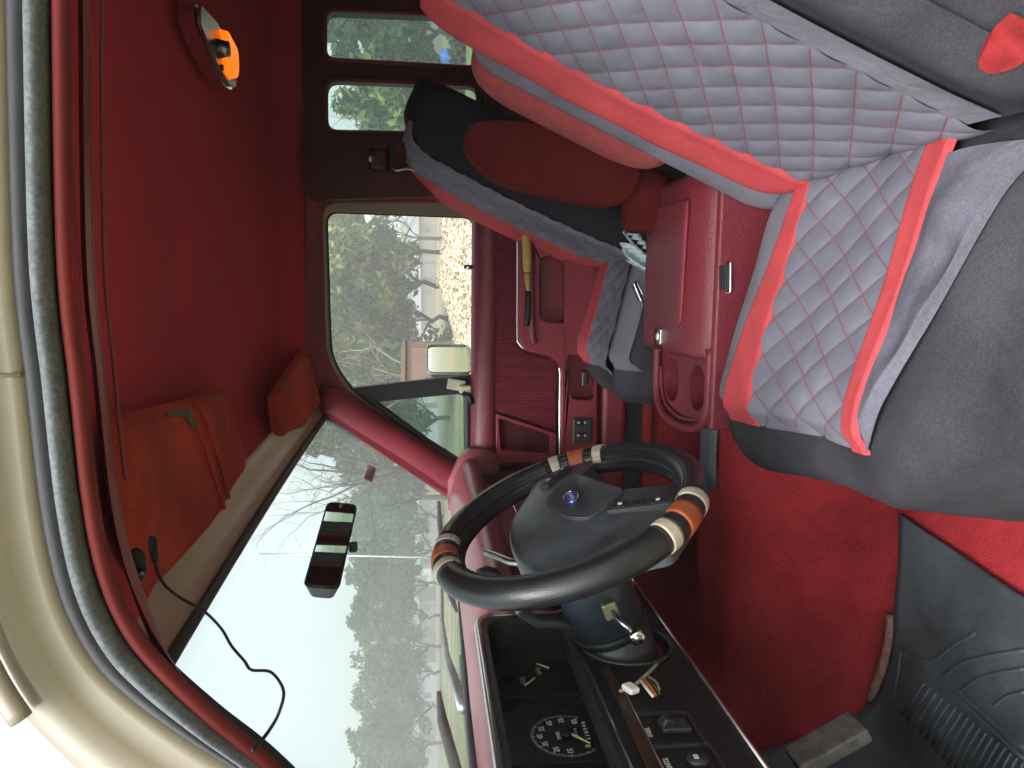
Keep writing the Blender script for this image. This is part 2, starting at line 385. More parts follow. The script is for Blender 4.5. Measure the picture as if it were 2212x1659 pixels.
# --- windshield and its frame
def ws_top(y):
    s = (y-YC)/.66; return V(-.375+.025*s+.012*s*s, y, 1.871-.013*s*s)
def ws_bot(y):
    s = (y-YC)/.69; return V(-.672+.095*s*s, y, 1.529-.010*s)
def ws(u, v):
    a = ws_top(lerp(.692, 2.035, u)); b = ws_bot(lerp(.640, 2.115, u)); p = a.lerp(b, v)
    bow = math.sin(math.pi*v)*.024*math.sin(math.pi*min(1, max(0, u)))**.4; return p+V(-bow, 0, bow*.7)
grid('windshield', ws, 30, 14, GLASS_W, cab, solid=.004)
tops = [ws(u/30, 0) for u in range(31)]; bots = [ws(u/30, 1) for u in range(31)]
tube('windshield_gasket', [p+V(.006, 0, .002) for p in tops], .0075, RUBBER, cab)
tube('windshield_gasket', [p+V(.012, 0, -.002) for p in bots], .008, RUBBER, cab)
tube('windshield_gasket', [ws(1, k/10)+V(.004, .002, 0) for k in range(11)], .009, RUBBER, cab)
tube('windshield_gasket', [ws(0, k/10)+V(.004, -.002, 0) for k in range(11)], .009, RUBBER, cab)
def hdr(u, v):
    y = lerp(.694, 2.04, u); a = ws_top(y)+V(.010, 0, .006); b = ws_top(y)+V(.066, 0, .050)
    p = a.lerp(b, v); k = math.sin(math.pi*v); return p+V(.004*k, 0, -.006*math.sin(2*math.pi*v)-.003*k)
grid('windshield_header', hdr, 30, 10, BEIGE, cab, flip=True)
# --- passenger side: header roll, A-pillar cover, B-pillar, quarter wall with two panes
def side_hdr(u, v):
    x = lerp(-.345, 1.10, u)
    pr = [(1.945, 1.956), (1.985, 1.945), (2.03, 1.925), (2.055, 1.900), (2.066, 1.880), (2.085, 1.868)]
    k = v*(len(pr)-1); i = min(int(k), len(pr)-2); t = k-i
    return V(x, lerp(pr[i][0], pr[i+1][0], t), lerp(pr[i][1], pr[i+1][1], t)-.001)
grid('side_header', side_hdr, 20, 15, VINYL, cab, flip=True)
ap = [W(700, 868, Y=2.0), W(724, 872, Y=2.02), W(770, 902, Y=2.035), W(880, 972, Y=2.065), W(985, 1043, Y=2.09), W(1030, 1075, Y=2.10)]
ap = spl(ap, 6); fr_ = []
for i, p in enumerate(ap):
    t = (ap[min(i+1, len(ap)-1)]-ap[max(i-1, 0)]).normalized(); b = V(0, -1, 0); b = (b-t*b.dot(t)).normalized(); fr_.append((p, t.cross(b), b))
sweep('pillar_cover', fr_, [(-.040, -.035), (-.038, -.006), (-.028, .006), (-.010, .011), (.012, .010), (.026, .004), (.034, -.008), (.037, -.04)], VINYL, cab, closed=True)
def wallmap(a, b, d): return V(a, 2.088-.20*(b-1.47)+d, b)
def wl(x, y): q = WP(x, y, (0, 1, .2), 2.088+.2*1.47); return (q.x, q.z)
q1 = rounded([wl(703, 22), wl(703, 128), wl(1032, 146), wl(1026, 36)], .025, 5)
q2 = rounded([wl(705, 172), wl(706, 284), wl(1032, 290), wl(1030, 185)], .028, 5)
plate('quarter_wall', [(.372, 1.405), (.372, 1.90), (1.10, 1.90), (1.10, 1.405)], [q1, q2], wallmap, .012, VINYL_SHADE, cab)
for q in (q1, q2):
    n = len(q); cen = (sum(p[0] for p in q)/n, sum(p[1] for p in q)/n)
    sleeve = []
    f = []
    big = [(cen[0]+(p[0]-cen[0])*1.03, cen[1]+(p[1]-cen[1])*1.012) for p in q]
    for p in q: sleeve.append(wallmap(p[0], p[1], .006))
    for p in big: sleeve.append(wallmap(p[0], p[1], .055))
    for i in range(n): f.append((i, (i+1) % n, n+(i+1) % n, n+i))
    wd = obj('quarter_window', sleeve, f, RUBBER, cab, smooth=True)
    tube('window_gasket', [wallmap(p[0], p[1], -.002) for p in q], .0045, VINYL, wd, n=8, closed=True)
    plate('pane', big, [], lambda a, b, d: wallmap(a, b, .046+d), .004, GLASS_T, wd)
box('quarter_trim', (.735, 2.085, 1.11), (.74, .03, .60), VINYL_SHADE, cab, bevel=.012)
box('quarter_ledge', (.735, 2.082, 1.424), (.74, .05, .045), VINYL_SHADE, cab, bevel=.018)
plate('pillar_post', rounded([(.205, .85), (.245, 1.47), (.215, 1.895), (.376, 1.905), (.385, 1.40), (.385, .85)], .02), [], lambda a, b, d: V(a, 2.052-.14*max(0, b-1.47)+d, b), .05, VINYL_SHADE, cab, bevel=.012)
box('side_outer', (.30, 2.21, 1.05), (1.7, .03, .78), CREAM, cab)
box('side_outer_rear', (.96, 2.155, 1.65), (.30, .05, .60), CREAM, cab)
# --- hood and cowl outside
def hood(u, v):
    x = lerp(-.70, -1.95, u); y = lerp(.64, 2.18, v); s = abs((y-YC)/.77)
    return V(x, y, 1.425-.075*u-.035*s**3-.05*u*u)
grid('hood', hood, 16, 16, CREAM, cab)
box('cowl_panel', (-.70, 1.41, 1.435), (.10, 1.5, .03), RUBBER, cab, bevel=.01)
box('fender_side', (-1.3, 2.195, 1.15), (1.3, .03, .46), CREAM, cab)
box('fender_side', (-1.3, .625, 1.15), (1.3, .03, .46), CREAM, cab)
# --- seat-belt retractor and belt on the passenger pillar
sb = thing('seat_belt_guide', 'dark seat belt guide and strap on the maroon passenger door pillar', 'seat belt', W(850, 345, Y=2.0))
bc = W(845, 345, Y=2.0)
box('cover', W(818, 345, Y=2.005), (.055, .03, .05), VINYL_SHADE, sb, bevel=.012)
box('loop', bc, (.075, .022, .014), BLACKP, sb, bevel=.005)
tube('loop_bolt', [W(800, 340, Y=1.985), W(800, 340, Y=1.998)], .012, STEEL, sb)
obj('webbing', [W(846, 330, Y=1.992), W(846, 366, Y=1.988), W(950, 372, Y=2.0), W(1200, 380, Y=2.03), W(1200, 352, Y=2.03), W(950, 336, Y=2.0)], [(0, 1, 2, 5), (5, 2, 3, 4)], ARMCLOTH, sb, solid=.002)
tube('tongue', spl([W(843, 362, Y=1.98), W(858, 368, Y=1.975), W(880, 364, Y=1.975), W(898, 369, Y=1.98)], 5), .003, STEEL, sb, n=6)

def on_ws(x, y, off=.02):
    d = ray(x, y); lo, hi = .3, 4.0
    def side(t):
        p = CAM+d*t; u = min(1, max(0, (p.y-.70)/1.415)); a, b = ws_top(p.y), ws_bot(p.y)
        k = (a.z-p.z)/(a.z-b.z); return p.x-lerp(a.x, b.x, k)
    for _ in range(40):
        md = (lo+hi)/2
        if side(md) > -off: lo = md
        else: hi = md
    return CAM+d*lo
# ------------------------------------------------------------------ passenger door
door = thing('passenger_door', 'maroon passenger door with ribbed insert, chrome strip and vent window', 'door', (-.18, 2.1, .80))
def dmap(a, b, d): return V(a, 2.13-.20*(b-1.47)+d, b)
def dw(x, y, off=0): q = WP(x, y, (0, 1, .2), 2.13+.2*1.47+off); return (q.x, q.z)
aper = rounded([dw(704, 457), dw(1024, 469), dw(1022, 1012), dw(765, 850), dw(714, 775)], [.032, .032, .045, .05, .05], 6)
trimh = rounded([dw(699, 439), dw(1040, 439), dw(1034, 1030), dw(757, 856), dw(706, 772)], [.04, .03, .045, .05, .05], 6)
outr = [dw(664, 425), dw(1075, 425), dw(1075, 1085), dw(985, 1085), dw(715, 900), dw(664, 840)]
plate('window_frame', outr, [aper], lambda a, b, d: dmap(a, b, d-.004), .030, CREAM, door, bevel=.003)
plate('frame_trim', outr, [trimh], lambda a, b, d: dmap(a, b, d-.026), .020, VINYL, door, bevel=.006, seg=3)
tube('glass_channel', [dmap(a, b, .004) for a, b in aper], .0042, RUBBER, door, n=8, closed=True)
# vent window: black bar, black gasket, tinted pane, latch
bar = [dw(755, 838), dw(1022, 808), dw(1022, 846), dw(800, 866)]
plate('vent_bar', bar, [], lambda a, b, d: dmap(a, b, d-.012), .03, RUBBER, door, bevel=.005)
vt = rounded([dw(798, 862), dw(1008, 842), dw(1010, 1003), dw(990, 1003)], [.012, .03, .03, .02], 5)
vent = plate('vent_pane', vt, [], lambda a, b, d: dmap(a, b, d+.002), .004, GLASS_T, door)
tube('vent_gasket', [dmap(a, b, -.002) for a, b in vt], .010, RUBBER, door, n=8, closed=True)
lt = thing_part = box('vent_latch', dmap(*dw(1004, 838), -.03), (.022, .02, .034), BEIGEP, door, bevel=.005)
tube('latch_lever', [dmap(*dw(1000, 845), -.034), dmap(*dw(1012, 852), -.046), dmap(*dw(1018, 868), -.048)], [.008, .009, .006], BLACKP, lt)
box('latch_plate', dmap(*dw(985, 830), -.016), (.03, .006, .05), BEIGEP, lt, rot=Matrix.Rotation(R(10), 3, 'Y'))
# belt cap
bx = [(V(x, 0, 0), V(0, 1, 0), V(0, 0, 1)) for x in (-.60, -.585, -.3, 0, .225, .24)]
sweep('belt_cap', bx, [(2.135, 1.472), (2.118, 1.4765), (2.098, 1.476), (2.080, 1.468), (2.070, 1.452), (2.066, 1.432), (2.070, 1.414), (2.085, 1.406), (2.135, 1.404)], VINYL_LT, door, closed=True)
tube('lock_knob', [W(1012, 577, Y=2.095)+V(0, 0, -.01), W(1012, 577, Y=2.095)+V(0, 0, .012)], [.006, .008], CHROME, door)
box('door_slab', (-.18, 2.115, 1.115), (.84, .05, .60), VINYL, door, bevel=.01)
box('outer_skin', (-.20, 2.195, 1.11), (.95, .02, .70), CREAM, door)
def pw(x, y, Y): q = W(x, y, Y=Y); return (q.x, q.z)
RIB = mat('ribbed_maroon_cloth', (.135, .016, .027), .85, var=.12, vscale=30, spec=.12)
nt, b_ = nodes_of(RIB); tc = nt.nodes.new('ShaderNodeTexCoord'); wv = nt.nodes.new('ShaderNodeTexWave'); wv.bands_direction = 'X'
wv.inputs['Scale'].default_value = 62; wv.inputs['Distortion'].default_value = .6; wv.inputs['Detail'].default_value = 1
bp = nt.nodes.new('ShaderNodeBump'); bp.inputs['Strength'].default_value = .9; bp.inputs['Distance'].default_value = .003
nt.links.new(tc.outputs['Object'], wv.inputs[0]); nt.links.new(wv.outputs[1], bp.inputs['Height']); nt.links.new(bp.outputs[0], b_.inputs['Normal'])
ins = [(1069, 468), (1113, 468), (1113, 738), (1122, 755), (1150, 768), (1185, 776), (1198, 790), (1202, 810), (1202, 930), (1069, 886)]
plate('ribbed_insert', [pw(x, y, 2.07) for x, y in ins], [], lambda a, b, d: V(a, 2.074+d, b), .02, RIB, door, bevel=.003)
gr = [(1071, 893), (1202, 936), (1202, 1000), (1071, 1000)]
plate('speaker_frame', [pw(x, y, 2.07) for x, y in gr], [rounded([pw(x, y, 2.07) for x, y in ((1077, 903), (1188, 940), (1188, 980), (1082, 972))], .012)], lambda a, b, d: V(a, 2.070+d, b), .02, VINYL, door, bevel=.003)
box('speaker_cloth', (-.42, 2.094, 1.31), (.16, .02, .22), mat('speaker_cloth', (.055, .010, .014), .95, var=.15, vscale=40, bump=.5, bscale=700, spec=.05), door)
chp = [(1117, 466), (1117, 600), (1117, 722), (1120, 740), (1134, 754), (1160, 759), (1184, 764), (1201, 776), (1209, 800), (1209, 880), (1209, 1000)]
tube('chrome_strip', spl([W(x, y, Y=2.058) for x, y in chp], 6), .0032, SILVER, door, n=8)
arm = [(1121, 462), (1121, 724), (1124, 742), (1137, 758), (1162, 764), (1186, 769), (1204, 782), (1213, 803), (1213, 1010), (1292, 1010), (1292, 462)]
arm2 = [pw(x, y, 2.035) for x, y in arm]
pk = rounded([pw(x, y, 2.035) for x, y in ((1167, 556), (1221, 552), (1221, 698), (1167, 692))], .016)
hr = rounded([pw(x, y, 2.035) for x, y in ((1224, 766), (1286, 774), (1286, 864), (1232, 862))], .018)
plate('armrest_panel', arm2, [pk, hr], lambda a, b, d: V(a, 2.035+.10*max(0, 1.23-b)*0+d, b), .045, VINYL, door, bevel=.009, seg=3)
tube('armrest_roll', spl([W(1147, 462, Y=2.032), W(1147, 600, Y=2.03), W(1149, 715, Y=2.03), W(1156, 742, Y=2.036)], 6), [.010]*18+[.004], VINYL_LT, door)
fl = rounded([pw(x, y, 2.028) for x, y in ((1219, 553), (1284, 553), (1280, 712), (1219, 703))], .012)
plate('map_pocket', fl, [], lambda a, b, d: V(a, 2.026+d, b), .012, VINYL, door, bevel=.004)
box('pull_handle', W(1262, 818, Y=2.045), (.045, .02, .018), DARKGREY, door, bevel=.006)
sp_ = box('switch_panel', W(1257, 929, Y=2.03), (.068, .010, .053), DARKGREY, door, bevel=.008)
for yy in (913, 941):
    box('window_switch', W(1256, yy, Y=2.022), (.016, .008, .026), BLACKP, sp_, bevel=.002)
    for xx in (1250, 1264): box('switch_mark', W(xx, yy, Y=2.0172), (.006, .002, .006), INK, sp_, bevel=.001)
box('lower_panel', (-.18, 2.062, 1.085), (.85, .05, .075), VINYL, door, bevel=.02)
ps = [W(1136, 503, Y=2.02), W(1138, 545, Y=2.012), W(1139, 588, Y=2.015)]
yf = tube('torn_pull_strap', spl(ps, 6), [.011, .0115, .012, .012, .0115, .011, .012, .0125, .012, .012, .011, .0105, .009], YFOAM, door, n=9)
tube('foam_shred', spl([W(1139, 590, Y=2.018), W(1140, 608, Y=2.012), W(1141, 630, Y=2.02)], 5), [.004, .007, .008, .008, .008, .008, .007, .006, .005, .004, .003], YFOAM, yf, n=8)
tube('strap_core', spl([W(1141, 628, Y=2.022), W(1141, 660, Y=2.018), W(1138, 704, Y=2.024)], 5), [.006]+[.0085]*9+[.007], BLACKP, yf, n=8)
box('sill_gap', (-.18, 2.085, 1.020), (.95, .03, .05), RUBBER, cab, bevel=.004)
box('sill_plate', (-.20, 2.075, .985), (.95, .05, .025), CARPET, cab, bevel=.008)
box('sill_side', (-.20, 2.085, .86), (1.0, .03, .24), CARPET, cab, bevel=.008)

# ------------------------------------------------------------------ mirrors, visors, lamp
def rotm(nrm, up):
    nrm = Vector(nrm).normalized(); s = Vector(up).cross(nrm).normalized(); u = nrm.cross(s)
    mm = Matrix.Identity(4)
    for i in range(3): mm[i][0] = s[i]; mm[i][1] = u[i]; mm[i][2] = nrm[i]
    return mm
sm_c = W(969, 776, Y=2.36)
sidem = thing('side_mirror', 'square chrome-rimmed side mirror outside the passenger window', 'mirror', sm_c-V(0, 0, .09))
M_ = rotm((.86, -.51, .0), (0, 0, 1)); M_.translation = sm_c
out2 = rounded([(-.073, -.066), (.073, -.066), (.073, .066), (-.073, .066)], .024, 6)
plate('housing', out2, [], lambda a, b, d: M_ @ V(a*(1-.25*max(0, d)/.04), b*(1-.25*max(0, d)/.04), -.004-d), .04, BLACKP, sidem, bevel=.004)
plate('mirror_glass', [(a*.94, b*.94) for a, b in out2], [], lambda a, b, d: M_ @ V(a, b, .0-d), .003, MIRROR, sidem)
tube('rim', [M_ @ V(a, b, .001) for a, b in out2], .004, STEEL, sidem, n=8, closed=True)
tube('arm', [sm_c+V(-.02, .02, -.02), sm_c+V(-.07, -.04, -.07), sm_c+V(-.09, -.19, -.085)], .011, BLACKP, sidem)

a_, b_2 = W(742, 1078, Y=1.40), W(694, 1281, Y=1.17)
rc = (a_+b_2)/2; ax = (a_-b_2); L_ = ax.length
rv = thing('rear_view_mirror', 'dark rectangular rear view mirror hanging in the windshield', 'mirror', rc)
nn = ax.cross(V(0, 0, 1)).normalized(); nn = nn if nn.x > 0 else -nn
nn = (nn+V(0, 0, -.05)).normalized(); RM = basis(rc, ax, V(.12, 0, 1))
if RM.col[2].xyz.x < 0:
    RM = basis(rc, -ax, V(.12, 0, 1))
rot_ = [RM @ Matrix.Rotation(R(s), 4, 'Y') for s in (4, -4)]; RM = max(rot_, key=lambda q: q.col[2].xyz.x)
o2 = rounded([(-L_/2, -.027), (L_/2, -.027), (L_/2, .029), (-L_/2, .029)], .016, 6)
plate('shell', o2, [], lambda a, b, d: RM @ V(a*(1-.12*d/.03), b*(1-.3*d/.03), -d), .03, BLACKP, rv, bevel=.004)
plate('mirror_glass', [(a*.965, b*.88) for a, b in o2], [], lambda a, b, d: RM @ V(a, b, .0028-d), .0024, MIRROR, rv)
box('day_night_tab', RM @ V(0.0, -.034, -.006), (.018, .014, .014), BLACKP, rv, bevel=.004)
stem_top = on_ws(722, 1180, -.012)
tube('stem', [rc+V(-.02, 0, .0), rc.lerp(stem_top, .6), stem_top], .007, BLACKP, rv)
box('button', stem_top, (.012, .03, .04), BLACKP, rv, bevel=.004)

def visor(name, label, corners, n=None):
    t = thing(name, label, 'sun visor', (corners[0]+corners[2])/2)
    c = [Vector(p) for p in corners]; nrm = (c[2]-c[0]).cross(c[3]-c[1]).normalized()
    if nrm.z > 0: nrm = -nrm
    def f(u, v, s):
        eu = .5+(u-.5)*1.0; p = c[0].lerp(c[1], eu).lerp(c[3].lerp(c[2], eu), v)
        du, dv = min(u, 1-u), min(v, 1-v); e = min(1, min(du*9, dv*7)); th = .013*math.sqrt(max(0, 1-(1-e)**2))
        sag = .0022*math.sin(u*11+v*3)*e
        return p+nrm*(s*th+sag)
    vsv, fsv = [], []; NU, NV = 30, 24
    for s in (1, -1):
        o = len(vsv)
        for j in range(NV+1):
            for i in range(NU+1): vsv.append(f(i/NU, j/NV, s))
        for j in range(NV):
            for i in range(NU):
                a = o+j*(NU+1)+i; q = (a, a+1, a+NU+2, a+NU+1); fsv.append(q if s > 0 else q[::-1])
    obj('pad', vsv, fsv, VISOR, t, smooth=True); return t, f
zd = 1.935
dv, dvf = visor('sun_visor', 'large faded red sun visor folded up over the driver side, with a cable clip', [V(-.135, .80, 1.925), V(-.175, 1.36, 1.945), V(-.375, 1.44, 1.925), V(-.335, .80, 1.905)])
def vline(u0, v0, u1, v1, n=14): return [dvf(lerp(u0, u1, k/n), lerp(v0, v1, k/n), 1)+V(0, 0, -.002) for k in range(n+1)]
tube('fold_seam', vline(.50, .04, .60, .96), .0035, VISOR, dv, n=6)
tube('fold_seam', vline(.58, .03, .68, .96), .0028, VISOR, dv, n=6)
pc = dvf(.24, .10, 1)
FOAMB = mat('brown_visor_board', (.10, .075, .045), .9, var=.4, vscale=60)
tp_ = [(.30, .055), (.36, .045), (.47, .050), (.505, .10), (.52, .20), (.475, .205), (.455, .12), (.40, .085), (.33, .08)]
obj('torn_patch', [dvf(a, b, 1)+V(0, 0, -.0025) for a, b in tp_], [(0, 1, 7, 8), (1, 2, 6, 7), (2, 3, 4, 5, 6)], FOAMB, dv, solid=.0015)
pv, pvf = visor('sun_visor', 'smaller faded red sun visor tilted down above the passenger windshield', [W(578, 858, Z=1.925), W(656, 744, Y=1.97), W(688, 872, Y=1.99), W(596, 1006, Z=1.915)])
for u, v in ((.90, .12), (.12, .92)):
    p = pvf(u, v, 1); tube('screw', [p, p+V(.0, -.001, -.003)], .004, BLACKP, pv, n=8)
# cable with clip on the driver visor
ck = thing('microphone_cable', 'thin black cable hanging from a clip on the driver sun visor', 'cable', W(310, 1215, Z=1.90))
cl = W(322, 1180, Z=1.905)
tube('clip', spl([W(318, 1160, Z=1.905), W(322, 1185, Z=1.902), W(335, 1222, Z=1.90)], 5), [.004, .008, .0095, .010, .010, .0095, .009, .0085, .007, .005, .003], BLACKP, ck)
tube('clip', spl([W(288, 1188, Z=1.903), W(300, 1215, Z=1.90), W(306, 1238, Z=1.897), W(296, 1256, Z=1.893)], 5), [.003, .006, .008, .009, .009, .008, .007, .0065, .006, .0055, .005, .005, .004, .004, .003, .002], BLACKP, ck)
box('clip_metal', W(302, 1248, Z=1.895), (.01, .014, .006), STEEL, ck)
cab_pts = [W(336, 1222, Z=1.898), W(352, 1258, Z=1.885), W(385, 1288, Z=1.868), W(440, 1320, Z=1.848)]+[on_ws(x, y, -o) for x, y, o in ((478, 1358, .012), (500, 1395, .02), (528, 1428, .03), (543, 1447, .035), (585, 1452, .04), (612, 1490, .05), (604, 1536, .06), (580, 1580, .07), (545, 1622, .06))]
tube('wire', spl(cab_pts, 8), .0017, BLACKP, ck, n=6)

# dome lamp: chrome boat with amber lens, lit
LENS = mat('amber_lens', (.55, .10, .006), .3)
nt, b_ = nodes_of(LENS); b_.inputs['Emission Color'].default_value = (1, .15, .006, 1); b_.inputs['Emission Strength'].default_value = .42
dl = thing('dome_lamp', 'chrome ceiling lamp with a glowing amber lens on the maroon headliner', 'lamp', W(455, 95, Z=1.98))
# the lamp's own plane: below the headliner, long axis from the driver side to the passenger side
la, lb = W(402, 18, Z=1.955), W(492, 172, Z=1.955)
lc = (la+lb)/2; lx = (lb-la); LL = lx.length*1.0
DM = basis(lc, lx, V(1, 0, 0)); 
if DM.col[2].xyz.z > 0: DM = basis(lc, lx, V(-1, 0, 0))
hh = LL/2*.96
outl = rounded([(-hh, -.018), (-hh*.2, -.036), (hh*.55, -.038), (hh, -.022), (hh, .022), (hh*.55, .040), (-hh*.2, .036), (-hh, .014)], .012, 4)
plate('base', outl, [], lambda a, b, d: DM @ V(a, b, -.014+d), .024, CHROME, dl, bevel=.005)
plate('reflector', [(a*.94, b*.9) for a, b in outl], [], lambda a, b, d: DM @ V(a, b, .012+d), .006, STEEL, dl, bevel=.004)
lens = rounded([(hh*.10, -.027), (hh*.56, -.028), (hh*.66, .0), (hh*.56, .031), (-hh*.12, .029), (hh*.12, .010)], .012, 5)
plate('lens', lens, [], lambda a, b, d: DM @ V(a*(1-.05*d/.012), b*(1-.1*d/.012), .018+d), .014, LENS, dl, bevel=.005)
kn = DM @ V(-hh*.12, -.008, .018)
tube('knob', [kn, DM @ V(-hh*.12, -.008, .030), DM @ V(-hh*.12, -.008, .036)], [.016, .013, .012], STEEL, dl, n=16)
for xx, yy in ((hh*.05, -.030), (hh*.82, .0)):
    tube('screw', [DM @ V(xx, yy, .018), DM @ V(xx, yy, .022)], .005, BLACKP, dl, n=8)
# sticker on the windshield
tag(obj('sticker', [W(x, y, X=-.462) for x, y in ((796, 1003), (813, 1012), (803, 1043), (786, 1034))], [(0, 1, 2, 3)], mat('faded_red_sticker', (.33, .12, .11), .6), None, solid=.001), 'small faded red sticker on the passenger side of the windshield', 'sticker')
# ------------------------------------------------------------------ dashboard
dash = thing('dashboard', 'maroon dashboard with black instrument cluster, silver trim lines and woodgrain', 'dashboard', (-.55, 1.4, 1.2))
def yp(y0, y1): return [(V(0, y, 0), V(1, 0, 0), V(0, 0, 1)) for y in (y0, lerp(y0, y1, .01), lerp(y0, y1, .33), lerp(y0, y1, .66), lerp(y0, y1, .99), y1)]
pad = [(-.665, 1.528), (-.60, 1.534), (-.545, 1.533), (-.505, 1.523), (-.475, 1.508), (-.458, 1.492), (-.455, 1.478), (-.463, 1.464), (-.480, 1.452), (-.500, 1.442), (-.503, 1.40), (-.506, 1.30), (-.515, 1.262), (-.56, 1.24), (-.68, 1.24), (-.68, 1.50)]
sweep('dash_pad', yp(1.125, 2.085), pad, DASHRED, dash, closed=True)
top = [(-.665, 1.529), (-.60, 1.535), (-.545, 1.534), (-.512, 1.526), (-.505, 1.520), (-.515, 1.513), (-.66, 1.50)]
sweep('dash_top', yp(.66, 1.124), top, DASHRED, dash, closed=True)
sweep('dash_end_cap', yp(2.05, 2.088), [(-.60, 1.54), (-.52, 1.54), (-.455, 1.51), (-.43, 1.48), (-.43, 1.44), (-.46, 1.40), (-.60, 1.40)], DASHRED, dash, closed=True)
def xm(x0): return lambda a, b, d: V(x0-d, a, b)
# cluster bezel: silver-edged hood round a deep black box
bz_o = rounded([(.64, 1.392), (1.125, 1.392), (1.125, 1.521), (.64, 1.521)], [.002, .006, .04, .002], 6)
bz_h = rounded([(.648, 1.4005), (1.112, 1.4005), (1.112, 1.510), (.648, 1.510)], [.002, .008, .034, .002], 6)
plate('cluster_bezel', bz_o, [bz_h], xm(-.497), .02, DARKGREY, dash, bevel=.003)
tube('bezel_edge', [V(-.4965, a, b) for a, b in rounded([(1.127, 1.392), (1.127, 1.5235), (.66, 1.5235)], [.001, .041, .001], 8)], .0055, SILVER, dash, n=8)
cb = []
bh2 = [(a if a < 1 else a-.01, b if b > 1.45 else b-.04) for a, b in bz_h]
n = len(bz_h)
obj('cluster_hood', [V(-.505, a, b) for a, b in bz_h]+[V(-.572, a, b) for a, b in bh2], [(i, (i+1) % n, n+(i+1) % n, n+i) for i in range(n)], BLACKP, dash)
CX_ = -.565
face = plate('gauge_face', [(.64, 1.352), (1.105, 1.352), (1.105, 1.512), (.64, 1.512)], [], xm(CX_), .01, BLACKG, dash)
box('gauge_divider', (CX_+.006, .988, 1.43), (.014, .005, .155), BLACKP, dash, bevel=.001)
box('gauge_divider', (CX_+.006, .835, 1.43), (.014, .005, .155), BLACKP, dash, bevel=.001)
# speedometer: ticks, numbers, needle, odometer (facing +X; reading left to right runs towards +Y)
sc_ = W(1224, 1588, X=CX_+.004); sc_ = V(CX_+.004, sc_.y, sc_.z)
def sp(ang, r, dx=0): return sc_+V(dx, math.cos(ang)*r, math.sin(ang)*r)
def txm(pos): return basis(pos, V(0, 1, 0), V(0, 0, 1))
RS = .046; A0, A1 = R(222), R(-28)
tk = []
for i in range(86):
    an = lerp(A0, A1, i/85); big = i % 5 == 0; r0 = RS*(.885 if big else .92); w = .0007 if i % 10 == 5 else .00035
    t_ = V(0, -math.sin(an), math.cos(an))*w; a, b = sp(an, r0), sp(an, RS)
    tk.append(([a-t_, a+t_, b+t_, b-t_], [(0, 1, 2, 3)]))
spd = multi('speedometer', tk, INK, dash, smooth=False)
for k, v_ in enumerate((0, 15, 25, 35, 45, 55, 65, 75, 85)):
    text('number', str(v_), .0105, txm(sp(lerp(A0, A1, v_/85), RS*.74)), INK, spd)
text('lettering', 'MPH', .0075, txm(sp(R(90), RS*.22)), INK, spd)
tube('needle_hub', [sc_, sc_+V(.006, 0, 0)], .009, BLACKP, spd, n=18)
na = A0
tube('needle', [sp(na, .008, .0045), sp(na, RS*.80, .0045)], [.0018, .0011], NEEDLE, spd, n=6)
box('odometer', sc_+V(.0005, .004, -.026), (.002, .046, .008), BLACKP, spd, bevel=.0005)
for k in range(6): text('digit', '118946'[k], .0075, txm(sc_+V(.0025, -.014+k*.0072, -.026)), INK, spd)
box('trip_meter', sc_+V(.0005, .002, -.012), (.002, .026, .006), BLACKP, spd, bevel=.0005)
for k in range(3): text('digit', '042'[k], .0055, txm(sc_+V(.0025, -.005+k*.0065, -.012)), INK, spd)
# small gauges: two needles and scales
def small_gauge(px, py, a0, needle_a, s=.018):
    c = W(px, py, X=CX_+.004); c = V(CX_+.004, c.y, c.z); t_ = []
    for i in range(7):
        an = R(lerp(a0, a0-70, i/6)); d = V(0, math.cos(an), math.sin(an)); q = V(0, -d.z, d.y)*.0007
        a, b = c+d*s*.75, c+d*s; t_.append(([a-q, a+q, b+q, b-q], [(0, 1, 2, 3)]))
    arc = [c+V(0, math.cos(R(lerp(a0, a0-70, i/8))), math.sin(R(lerp(a0, a0-70, i/8))))*s*.7 for i in range(9)]
    g = multi('small_gauge', t_, INK, dash, smooth=False)
    tube('scale_arc', arc, .0006, INK, g, n=5)
    d = V(0, math.cos(R(needle_a)), math.sin(R(needle_a)))
    tube('needle', [c+V(.004, 0, 0), c+d*s*1.15+V(.004, 0, 0)], [.0016, .0011], NEEDLE, g, n=6)
    return c
small_gauge(1155, 1470, 125, 140, .022)
small_gauge(1185, 1448, 125, 48, .020)
# woodgrain strip between silver lines, lower switch panel with the column opening
hole = [(1.002+.064*math.cos(2*math.pi*k/40), 1.322+.064*math.sin(2*math.pi*k/40)) for k in range(40)]
lowp = plate('lower_panel', [(.64, 1.246), (1.455, 1.246), (1.455, 1.3915), (.64, 1.3915)], [hole], xm(-.492), .012, BLACKP, dash, bevel=.002)
tube('column_ring', [V(-.489, a, b) for a, b in hole], .0028, DARKGREY, lowp, n=6, closed=True)
for y0, y1 in ((.64, .936), (1.068, 1.45)):
    wd_ = box('woodgrain_strip', (-.4895, (y0+y1)/2, 1.3655), (.005, y1-y0, .013), WOOD, dash, bevel=.001)
    tube('silver_line', [V(-.488, y0, 1.3885), V(-.488, y1, 1.3885)], .0016, SILVER, wd_, n=6)
    tube('silver_line', [V(-.488, y0, 1.357), V(-.488, y1, 1.357)], .0016, SILVER, wd_, n=6)
tube('silver_line', [V(-.4905, .64, 1.2475), V(-.4905, 1.455, 1.2475)], .0024, SILVER, dash, n=6)
tube('panel_seam', [V(-.4905, 1.052, 1.272), V(-.4905, 1.066, 1.248)], .0012, RUBBER, dash, n=5)
box('lower_edge', (-.56, 1.05, 1.232), (.10, .82, .012), VINYL, dash, bevel=.006)
box('dash_end_panel', (-.592, .648, 1.372), (.192, .016, .296), DASHRED, dash, bevel=.006)
